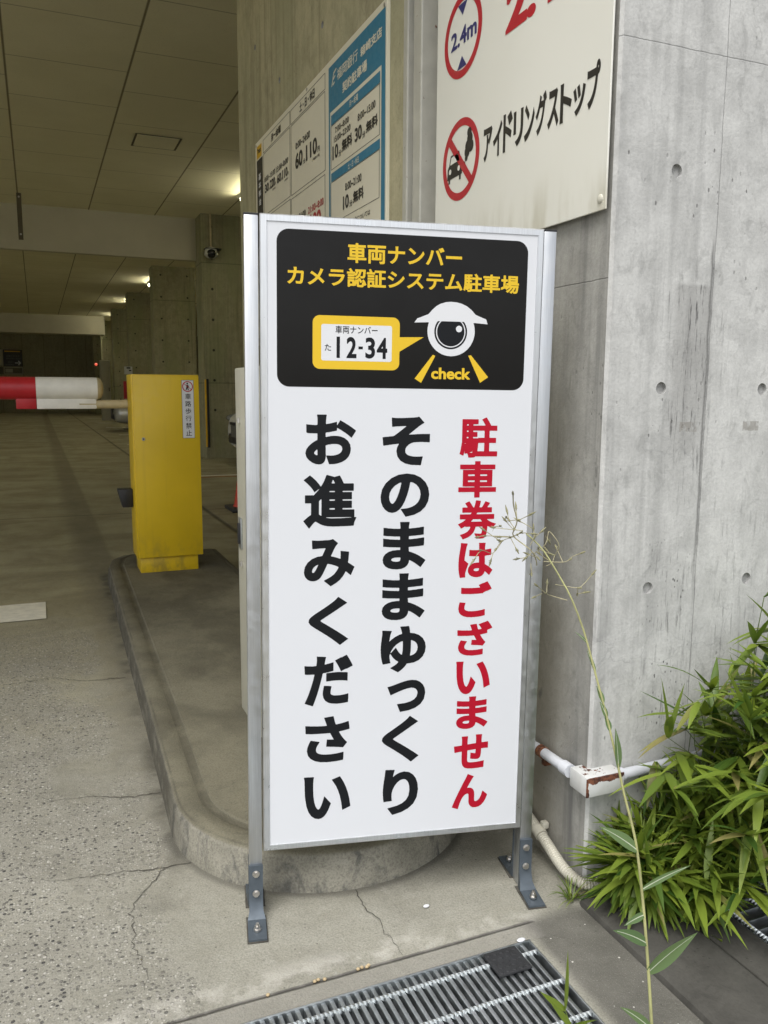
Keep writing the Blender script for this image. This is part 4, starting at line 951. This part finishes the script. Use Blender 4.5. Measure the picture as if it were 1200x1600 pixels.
# ------------------------------------------------------------------ cars
def make_car(label, loc, m):
    t = thing('parked_car', label, 'car', loc, 'cars parked nose out in the garage bays')
    ST = [(0, .55, .30, .50, .60, .45), (.05, .74, .22, .56, .69, .56), (.20, .82, .19, .62, .77, .62), (.6, .845, .18, .70, .88, .66), (1.0, .85, .18, .76, .97, .68), (1.25, .85, .18, .80, 1.10, .64), (1.75, .86, .18, .86, 1.42, .57), (2.6, .86, .18, .88, 1.47, .58), (3.4, .855, .20, .89, 1.40, .56), (3.8, .82, .24, .88, 1.05, .62), (3.93, .72, .32, .75, .88, .52)]
    rings = []
    for x, hw, zb, zs, zt, tw in ST:
        h = [(hw * .80, zb), (hw * .97, zb + .10), (hw, (zb + zs) / 2), (hw * .985, zs), (tw + (hw - tw) * .35, zs + (zt - zs) * .45), (tw, zt - .05 * (zt - zs)), (tw * .6, zt)]
        rings.append([(x, y, z) for y, z in h] + [(x, -y, z) for y, z in h[::-1]])
    q = MB(); q.grid(rings, m, True, True); b = q.build('body', t, True, 60)
    s = b.modifiers.new('smooth', 'SUBSURF'); s.levels = 1; s.render_levels = 2
    q = MB()
    q.poly([(1.24, -.54, 1.09), (1.24, .54, 1.09), (1.71, .47, 1.40), (1.71, -.47, 1.40)], M['glass'])
    for sy in (1, -1): q.poly([(1.45, sy * .765, 1.02), (3.4, sy * .765, 1.06), (3.2, sy * .665, 1.34), (1.86, sy * .665, 1.34)], M['glass'])
    q.build('windows', t)
    q = MB(); q.box((-.012, -.42, .30), (.05, .42, .44), M['cap'], .02); q.box((-.010, -.34, .56), (.06, .34, .60), M['cap'], .01); q.build('grille', t, True)
    for sy in (1, -1):
        q = MB(); q.sphere((.14, sy * .62, .645), .15, M['lamp'], .9, 1.0, .42, 18); q.sphere((.10, sy * .60, .645), .05, M['white'], 1, 1, 1, 12); q.build('headlight', t, True)
    q = MB(); q.box((-.030, -.165, .40), (-.013, .165, .56), M['grey'], .003); q.build('number_plate', t)
    for x in (.72, 3.15):
        for sy in (1, -1):
            q = MB(); rr = [(.30, .0), (.30, .18)]
            q.tube([(x, sy * .70, .30), (x, sy * .72, .30), (x, sy * .85, .30), (x, sy * .868, .30)], [.28, .30, .30, .27], M['tyre'], 32); wv = q.build('wheel', t, True)
            q = MB(); q.tube([(x, sy * .866, .30), (x, sy * .874, .30)], [.20, .17], M['galv'], 24); q.build('rim', wv, True)
    return t
make_car('white car parked in the nearest bay, mostly hidden behind the standing sign', (2.50, 11.25, 0), M['carw'])
make_car('pale silver car parked far back beyond the barrier arm', (1.75, 22.0, 0), M['cars'])

# ------------------------------------------------------------------ pipes on the pillar
cp = thing('conduit_pipe', 'rusty white painted conduit pipe wrapping the foot of the pillar corner', 'pipe', (.992, 1.308, .223))
def pp(mb, name, parent=None, smooth=True):
    mb.v = [(v[0] - 1.0, v[1] - 1.33, v[2] - .22) for v in mb.v]; return mb.build(name, parent or cp, smooth)
q = MB(); q.tube([(.996, 2.02, .246), (.995, 1.60, .247), (.995, 1.362, .250)], .0115, M['pipe'], 16)
q.tube([(1.080, 1.314, .246), (1.25, 1.314, .250), (1.45, 1.314, .258), (2.2, 1.314, .270)], .0115, M['pipe'], 16); pp(q, 'pipe')
q = MB(); q.tube([(.995, 1.385, .2497), (.995, 1.360, .250)], .0145, M['pipe'], 16); pp(q, 'coupling'); q = MB(); q.tube([(1.078, 1.314, .246), (1.092, 1.314, .2463)], .0145, M['pipe'], 16); pp(q, 'coupling')
q = MB(); q.box((.9885, 1.297, .221), (1.079, 1.356, .264), M['jbox'], .005); pp(q, 'junction_box')
q = MB(); q.box((.9875, 1.2935, .223), (1.080, 1.2965, .262), M['jbox'], .001); pp(q, 'lid')
for c, ax in (((.9955, 1.465, .2483), 1), ((1.262, 1.314, .2505), 0)):
    q = MB(); d = .009
    a = (c[0], c[1] - d, c[2]) if ax else (c[0] - d, c[1], c[2]); b = (c[0], c[1] + d, c[2]) if ax else (c[0] + d, c[1], c[2])
    q.tube([a, b], .0137, M['rust'], 16)
    if ax: q.box((.998, 1.458, .216), (1.017, 1.472, .246), M['rust'], .002)
    else: q.box((1.255, 1.318, .224), (1.269, 1.3295, .249), M['rust'], .002)
    pp(q, 'clamp')
fc = thing('flexible_conduit', 'ivory corrugated flexible conduit curving round the pillar foot', 'conduit', (.997, 1.338, .03))
ctrl = [Vector(p) for p in [(.995, 1.75, .10), (.994, 1.60, .092), (.992, 1.52, .076), (.990, 1.46, .060), (.987, 1.41, .046), (.985, 1.365, .034), (.992, 1.33, .026), (1.01, 1.308, .023), (1.045, 1.302, .026), (1.09, 1.306, .030), (1.16, 1.312, .030), (1.3, 1.315, .026)]]
def catmull(P, step):
    o = []
    for i in range(len(P) - 1):
        p0, p1, p2, p3 = P[max(i - 1, 0)], P[i], P[i + 1], P[min(i + 2, len(P) - 1)]; n = max(2, int((p2 - p1).length / step))
        for j in range(n):
            t = j / n; o.append(.5 * ((2 * p1) + (p2 - p0) * t + (2 * p0 - 5 * p1 + 4 * p2 - p3) * t * t + (3 * p1 - p0 - 3 * p2 + p3) * t ** 3))
    return o + [P[-1]]
fp = catmull(ctrl, .0011); q = MB(); q.tube(fp, [.0088 + (0, .0017, .0034, .0034, .0017)[i % 5] for i in range(len(fp))], M['flex'], 16)
q.v = [(v[0] - 1.0, v[1] - 1.36, v[2] - .03) for v in q.v]; q.build('hose', fc, True, 80)
q = MB(); q.tube([(.991, 1.475, .0645), (.990, 1.455, .0585)], .0145, M['flex'], 16); q.box((.994, 1.455, .070), (1.009, 1.471, .086), M['flex'], .003)
q.v = [(v[0] - 1.0, v[1] - 1.36, v[2] - .03) for v in q.v]; q.build('saddle', fc, True)

# ------------------------------------------------------------------ drain grates
def grate(name, label, x0, x1, y0, y1, pitch, rods, along='Y'):
    t = thing(name, label, 'drain grate', ((x0 + x1) / 2, (y0 + y1) / 2, -.001))
    ox, oy = (x0 + x1) / 2, (y0 + y1) / 2
    def b(mb, n, sm=False):
        mb.v = [(v[0] - ox, v[1] - oy, v[2] + .001) for v in mb.v]; return mb.build(n, t, sm)
    q = MB(); f = .0045
    q.box((x0, y1 - f, -.03), (x1, y1 - .0005, .002), M['galv'], .001); q.box((x0, y0 + .0005, -.03), (x1, y0 + f, .002), M['galv'], .001)
    q.box((x0 + .0005, y0 + f, -.03), (x0 + f, y1 - f, .002), M['galv'], .001); q.box((x1 - f, y0 + f, -.03), (x1 - .0005, y1 - f, .002), M['galv'], .001)
    b(q, 'frame', True)
    q = MB()
    n = int(((x1 - x0) if along == 'Y' else (y1 - y0)) / pitch)
    for i in range(1, n):
        c = (x0 if along == 'Y' else y0) + i * pitch
        if along == 'Y': q.box((c - .0040, y0 + f, -.028), (c + .0040, y1 - f, -.0005), M['galv'], .0014)
        else: q.box((x0 + f, c - .0022, -.028), (x1 - f, c + .0022, -.0005), M['galv'], .0006)
    b(q, 'bearing_bars', True)
    for r in rods:
        q = MB(); rings = []; a0, a1 = (x0 + f, x1 - f) if along == 'Y' else (y0 + f, y1 - f); m = int((a1 - a0) / .0016)
        for i in range(m + 1):
            s = a0 + (a1 - a0) * i / m; an = s / .0155 * math.pi * 2 / 2
            c = [(.0052 * math.cos(an + k * math.pi / 2), .0052 * math.sin(an + k * math.pi / 2)) for k in range(4)]
            rings.append([(s, r + a, -.0028 + d) if along == 'Y' else (r + a, s, -.0032 + d) for a, d in c])
        q.grid(rings, M['galv'], True, True); b(q, 'cross_rod')
    return t
grate('drain_grate', 'galvanised steel drain grate in the concrete before the sign', -.62, .815, .83, 1.212, .0152, (1.180, 1.097, 1.014, .931))
grate('gutter_grate', 'dark steel gutter grate half covered by the bamboo leaves', 1.222, 1.50, -1.2, 1.262, .028, (1.24, 1.31, 1.38, 1.45), 'X')
rp = thing('rubber_pad', 'square black rubber pad lying on the corner of the drain grate', 'pad', (.742, 1.172, .003))
q = MB(); q.box((-.034, -.031, -.003), (.034, .031, .003), M['rubber'], .002)
for i in range(-2, 3):
    for j in range(-2, 3):
        q.tube([(i * .0135 + (j % 2) * .006, j * .0118, .003), (i * .0135 + (j % 2) * .006, j * .0118, .0042)], [.0052, .0042], M['rubber'], 6) if abs(i * .0135 + (j % 2) * .006) < .028 else None
q.build('sheet', rp)
for i, (x, y) in enumerate([(.315, 1.257), (.40, 1.2575), (.407, 1.259), (.418, 1.256), (.482, 1.2575), (.490, 1.259), (.499, 1.257), (.503, 1.2595)]):
    q = MB(); q.sphere((0, 0, .003), .0036, M['pebble'], 1, .85, .8, 12)
    o = q.build('pebble', smooth=True, loc=(x, y, 0)); tag(o, 'tiny tan bean-shaped pebble in the slab joint by the drain', 'pebble', 'tan pebbles in the slab joint')
q = MB(); q.sphere((0, 0, .004), .0052, M['white'], 1.3, .8, .6, 12); tag(q.build('white_chip', smooth=True, loc=(.675, 1.375, 0)), 'white chip lying on the slab under the sign', 'chip')

q = MB(); q.sphere((0, 0, .004), .0062, M['white'], 1.5, .8, .45, 12); tag(q.build('white_chip', smooth=True, loc=(.797, 1.213, 0)), 'white chip lying on the corner of the drain grate frame', 'chip')

# ------------------------------------------------------------------ plants
def leaf(mb, base, d, L, wd, m, droop, col, n=6, fold=.25, up=Vector((0, 0, 1)), rib=None):
    d = Vector(d).normalized(); side = d.cross(up)
    if side.length < 1e-3: side = Vector((1, 0, 0))
    side.normalize(); p = Vector(base); rows = []
    for i in range(n + 1):
        t = i / n; wv = wd * .5 * (math.sin(math.pi * min(1, (t * .93 + .07)) ** .72)) if t < 1 else 0.0
        nr = side.cross(d).normalized()
        rows.append((p - side * wv + nr * wv * fold, p.copy(), p + side * wv + nr * wv * fold))
        d = (d + Vector((0, 0, -1)) * droop / n).normalized(); p = p + d * L / n
    i0 = len(mb.v); k = mb.mid(m)
    for r in rows: mb.v += [tuple(x) for x in r]
    if mb.cols is None: mb.cols = []
    mb.cols += [col] * (3 * len(rows))
    for i in range(n):
        for j in (0, 1):
            a = i0 + i * 3 + j; mb.f.append((a, a + 1, a + 4, a + 3)); mb.mi.append(k)
    if rib:
        for i in range(n - 1):
            pa, pb = rows[i][1], rows[i + 1][1]; w2 = .0006 * (1 - i / n) + .0002
            o3 = side.cross((pb - pa).normalized()).normalized() * .0006
            j = len(mb.v); mb.v += [tuple(pa - side * w2 + o3), tuple(pb - side * w2 + o3), tuple(pb + side * w2 + o3), tuple(pa + side * w2 + o3)]
            mb.cols += [col] * 4; mb.f.append((j, j + 1, j + 2, j + 3)); mb.mi.append(mb.mid(rib))
rb = random.Random(21)
bb = thing('bamboo_bush', 'dense green dwarf bamboo spilling over the gutter beside the pillar', 'bamboo', (1.35, 1.2, 0))
lv, cu = MB(), MB()
def fan(p, d, k, big=1.0):
    for j in range(k):
        a = (j - (k - 1) / 2) * rb.uniform(.32, .55) + rb.gauss(0, .15)
        ax = Vector((rb.gauss(0, .3), rb.gauss(0, .3), 1)).normalized()
        dd = Matrix.Rotation(a, 3, ax) @ d
        dd = (dd + Vector((rb.gauss(0, .22), rb.gauss(0, .22), rb.gauss(0, .22)))).normalized()
        y = rb.random()
        leaf(lv, p, dd, rb.uniform(.07, .138) * big, rb.uniform(.0115, .0185) * big, M['leaf'], rb.uniform(-.05, .65), (min(1, max(0, rb.gauss(.60, .30))), rb.random(), 0), 6, rb.uniform(.08, .35))
def top_at(x): return float(np.interp(x, [.98, 1.05, 1.12, 1.20, 1.26, 1.36, 1.6, 2.2], [.12, .17, .16, .18, .36, .56, .62, .64]))
for i in range(640):
    x = 1.07 + 1.0 * rb.random() ** 1.15; y = rb.uniform(1.15, 1.29) if x > 1.15 else rb.uniform(1.22, 1.28)
    if 1.222 < x < 1.5 and y < 1.20: y = rb.uniform(1.20, 1.29)
    h = top_at(x) * rb.uniform(.42, 1.0)
    ln = Vector((rb.gauss(-.08, .22), rb.gauss(-.20, .22), 1)).normalized()
    p = Vector((x, y, .0)); pts = [p]; d = ln
    n = 6
    for k in range(n):
        d = (d + Vector((rb.gauss(-.02, .10), rb.gauss(-.06, .08), -.02))).normalized(); p = p + d * h / n
        if p.y > 1.296: p.y = 1.296
        pts.append(p.copy())
    cu.tube(pts, [.0016 - .0009 * k / n for k in range(n + 1)], M['culm'], 5)
    out = Vector((rb.gauss(-.25, .8), rb.gauss(-.30, .6), rb.gauss(.35, .45))).normalized()
    fan(pts[-1], out, rb.randint(4, 7))
    for k in range(2, n):
        if rb.random() < .55: fan(pts[k], Vector((rb.gauss(-.15, .85), rb.gauss(-.40, .55), rb.gauss(.15, .45))).normalized(), rb.randint(2, 4), .9)
# leaves must stay clear of the wall
for i, v in enumerate(lv.v):
    if v[1] > 1.304: lv.v[i] = (v[0], 1.304 - .1 * (v[1] - 1.304), v[2])
    if v[2] < .004: lv.v[i] = (lv.v[i][0], lv.v[i][1], .004 + rb.random() * .01)
for mb, nm in ((cu, 'culms'), (lv, 'leaves')):
    mb.v = [(v[0] - 1.35, v[1] - 1.2, v[2]) for v in mb.v]; mb.build(nm, bb, True, 60)
# taller shoot leaning in at the right edge
bs = thing('bamboo_shoot', 'tall thin bamboo shoot rising above the bush against bare wall', 'bamboo', (1.40, 1.255, 0))
lv, cu = MB(), MB()
pts = [Vector(p) for p in [(0, 0, 0), (-.015, -.01, .2), (-.03, -.02, .38), (-.045, -.03, .52), (-.04, -.04, .62)]]
cu.tube(pts, [.002, .0018, .0015, .0012, .0008], M['culm'], 6)
for p, d, L in ((pts[4], (.8, -.2, .5), .12), (pts[4], (.4, -.4, .8), .10), (pts[3], (-.5, -.3, .7), .11), (pts[3], (.6, -.5, .2), .13), (pts[2], (-.8, -.3, .5), .12), (pts[2], (-.3, -.5, .9), .11), (pts[3], (-.1, -.5, 1), .1), (pts[1], (-.9, -.2, .3), .12)):
    leaf(lv, p, d, L, .014, M['leaf'], .5, (rb.uniform(.2, .7), .2, 0), 7, .2)
cu.build('culm', bs, True); lv.build('leaves', bs, True, 60)
# small sprout by the grate
sp = thing('bamboo_sprout', 'small bamboo sprout with three upright leaves beside the drain grate', 'bamboo sprout', (.83, .985, 0))
lv, cu = MB(), MB()
O_ = Vector((.83, .985, 0))
pts = [Vector((.765, .985, -.03)) - O_ + Vector((0, 0, .0)), Vector((.752, .99, .01)) - O_, Vector((.746, 1.0, .035)) - O_]
pts[0] = Vector((-.012, -.03, 0)); pts.insert(1, Vector((-.055, -.01, .012)))
cu.tube(pts, [.0016, .0014, .0012, .001], M['culm'], 6); cu.build('culm', sp, True)
for p, d, L, wd, dr in ((pts[-1], (-.03, -.05, 1), .113, .0105, .05), (pts[-1], (-.62, 0, .55), .070, .011, -.1), (pts[-2], (-.62, -.1, .9), .085, .011, .1), (pts[-2], (.45, -.2, .35), .045, .010, .6), (pts[-2], (.3, -.35, .15), .06, .010, .5)):
    leaf(lv, p, d, L, wd, M['leaf'], dr, (.75, .2, 0), 7, .25, Vector((.3, -1, .2)))
lv.build('leaves', sp, True, 60)
# grass tuft at the pillar foot
gt = thing('grass_tuft', 'wispy grass tuft growing at the foot of the pillar corner', 'grass tuft', (.965, 1.285, 0))
lv = MB()
for i in range(34):
    a = rb.uniform(0, 6.28); d = Vector((math.cos(a) * .7, math.sin(a) * .6 - .2, rb.uniform(.5, 1.6)))
    leaf(lv, (rb.gauss(0, .008), rb.gauss(0, .006), 0), d, rb.uniform(.03, .075), rb.uniform(.002, .0042), M['leaf'], rb.uniform(.3, 1.6), (rb.uniform(.2, 1), rb.random() * 1.02, 0), 5, .3)
lv.v = [(v[0], v[1], max(v[2], .003)) for v in lv.v]
lv.build('blades', gt, True, 60)
# dry wild-lettuce weed in front of the sign
STEM = [(0.836, 0.89, 0.0), (0.834, 0.914, 0.16), (0.827, 0.928, 0.272), (0.82, 0.941, 0.352), (0.806, 0.955, 0.422), (0.798, 0.969, 0.48), (0.788, 0.982, 0.538), (0.773, 0.996, 0.608), (0.759, 1.01, 0.672), (0.744, 1.024, 0.721), (0.737, 1.038, 0.744), (0.728, 1.051, 0.767), (0.719, 1.065, 0.789), (0.71, 1.079, 0.804), (0.698, 1.085, 0.815)]
wd_ = thing('tall_weed', 'tall thin weed with a dry seed head leaning across the sign edge', 'weed', (.836, .89, 0))
WO = Vector((.836, .89, 0))
def wp(mb, n, sm=True, ang=60): 
    mb.v = [(v[0] - WO.x, v[1] - WO.y, v[2]) for v in mb.v]; return mb.build(n, wd_, sm, ang)
q = MB(); sp_ = catmull([Vector(p) for p in STEM], .02); q.tube(sp_, [.0027 - .0017 * i / len(sp_) for i in range(len(sp_))], M['stem'], 8); wp(q, 'stem')
q = MB()
LEAF = [([(.83, .955, .326), (.751, .94, .388)], .0145), ([(.834, .94, .274), (.87, .93, .296), (.915, .92, .298)], .008), ([(.838, .93, .224), (.809, .92, .237), (.785, .915, .231)], .009), ([(.84, .925, .178), (.794, .91, .217), (.758, .905, .238)], .013), ([(.845, .92, .141), (.881, .905, .158), (.916, .90, .194)], .022), ([(.841, .91, .055), (.802, .90, .09), (.77, .895, .114)], .011), ([(.808, .98, .463), (.801, .975, .496), (.796, .97, .523)], .0125), ([(.803, 1.0, .51), (.79, .99, .523), (.786, .985, .541)], .009), ([(.789, 1.01, .562), (.78, 1.0, .584)], .009), ([(.773, 1.04, .655), (.758, 1.03, .665)], .006), ([(.789, 1.03, .611), (.774, 1.02, .637)], .007), ([(.791, .99, .535), (.776, .985, .564)], .008)]
for L, wv in LEAF:
    a, b = Vector(L[0]), Vector(L[-1]); d = b - a; dr = .25
    st = min(sp_, key=lambda s: (s - a).length)
    leaf(q, st, (b - st) + Vector((0, 0, .12 * (b - st).length)), (b - st).length * 1.02, wv * 1.4, M['wleaf'], dr, (rb.random(), .2, 0), 9, .22, Vector((.35, -.9, .35)) if abs(d.normalized().z) < .8 else Vector((.3, -1, 0)), M['rib'])
wp(q, 'leaves')
B = [[(690,770),(610,690),(520,590),(440,490),(410,420),(410,330),(360,190),(310,80)],[(410,420),(350,340),(280,290)],[(440,490),(310,520),(150,555)],[(310,520),(270,510),(140,420)],[(310,520),(225,630),(80,590),(0,670)],[(225,630),(190,690)],[(520,600),(475,650),(405,665)],[(440,490),(360,480),(300,485)],[(360,480),(370,570)],[(490,545),(530,480),(600,420)],[(590,640),(630,530),(670,460),(745,432),(760,480),(800,560),(805,660),(740,715),(700,750)],[(740,715),(670,650),(620,590)],[(640,695),(780,690),(880,680),(975,670),(1020,630)],[(780,690),(860,600)],[(610,745),(545,810)],[(855,1060),(760,1035),(640,985),(505,890)],[(700,1005),(740,930)],[(720,1035),(630,1050)],[(810,935),(920,955),(1000,960),(1060,930),(1135,830)],[(1000,960),(1030,1030),(1090,1020)],[(410,330),(440,225)],[(410,330),(470,260)],[(400,398),(225,395),(170,350)],[(530,480),(540,400),(490,345)],[(370,400),(355,330),(350,260)],[(360,480),(330,430)],[(620,590),(690,620),(700,600)],[(440,490),(120,460),(10,455)],[(520,590),(560,650),(540,640)],[(440,490),(450,440),(500,430)],[(350,340),(340,300)],[(660,460),(680,490)]]
def hx(p):   # seed-head sketch units -> metres on the plant's own plane
    return Vector((.7385 + (p[0] - 690) * .0001925 + (p[1] - 760) * .000010, 1.085, .7575 - (p[1] - 760) * .0001765 + (p[0] - 690) * (-.000010)))
q, bq = MB(), MB(); jit = {}
def node(p):
    if p not in jit: jit[p] = hx(p) + Vector((0, rb.gauss(0, .012), 0))
    return jit[p]
for br in B:
    P = [node(p) for p in br]
    q.tube(catmull(P, .006), .00062 if br is not B[0] else .0010, M['twig'], 5)
    if br is not B[10]:
        for p, pv, s in ((P[-1], P[-2], 1.0), (P[len(P) // 2], P[len(P) // 2 - 1], .8)):
            d = (p - pv).normalized(); k = rb.uniform(.008, .013) * s
            bq = MB(); bq.tube([p - d * k * .3, p + d * k * .1, p + d * k * .6, p + d * k], [.0007, .0017, .0013, .0004], M['bud'], 7)
            for z in range(3):
                dd = (d + Vector((rb.gauss(0, .6), rb.gauss(0, .6), rb.gauss(0, .6)))).normalized(); bq.tube([p, p + dd * rb.uniform(.003, .007)], [.0005, .0003], M['bud'], 4)
            wp(bq, 'seed_bud')
wp(q, 'seed_stalks')
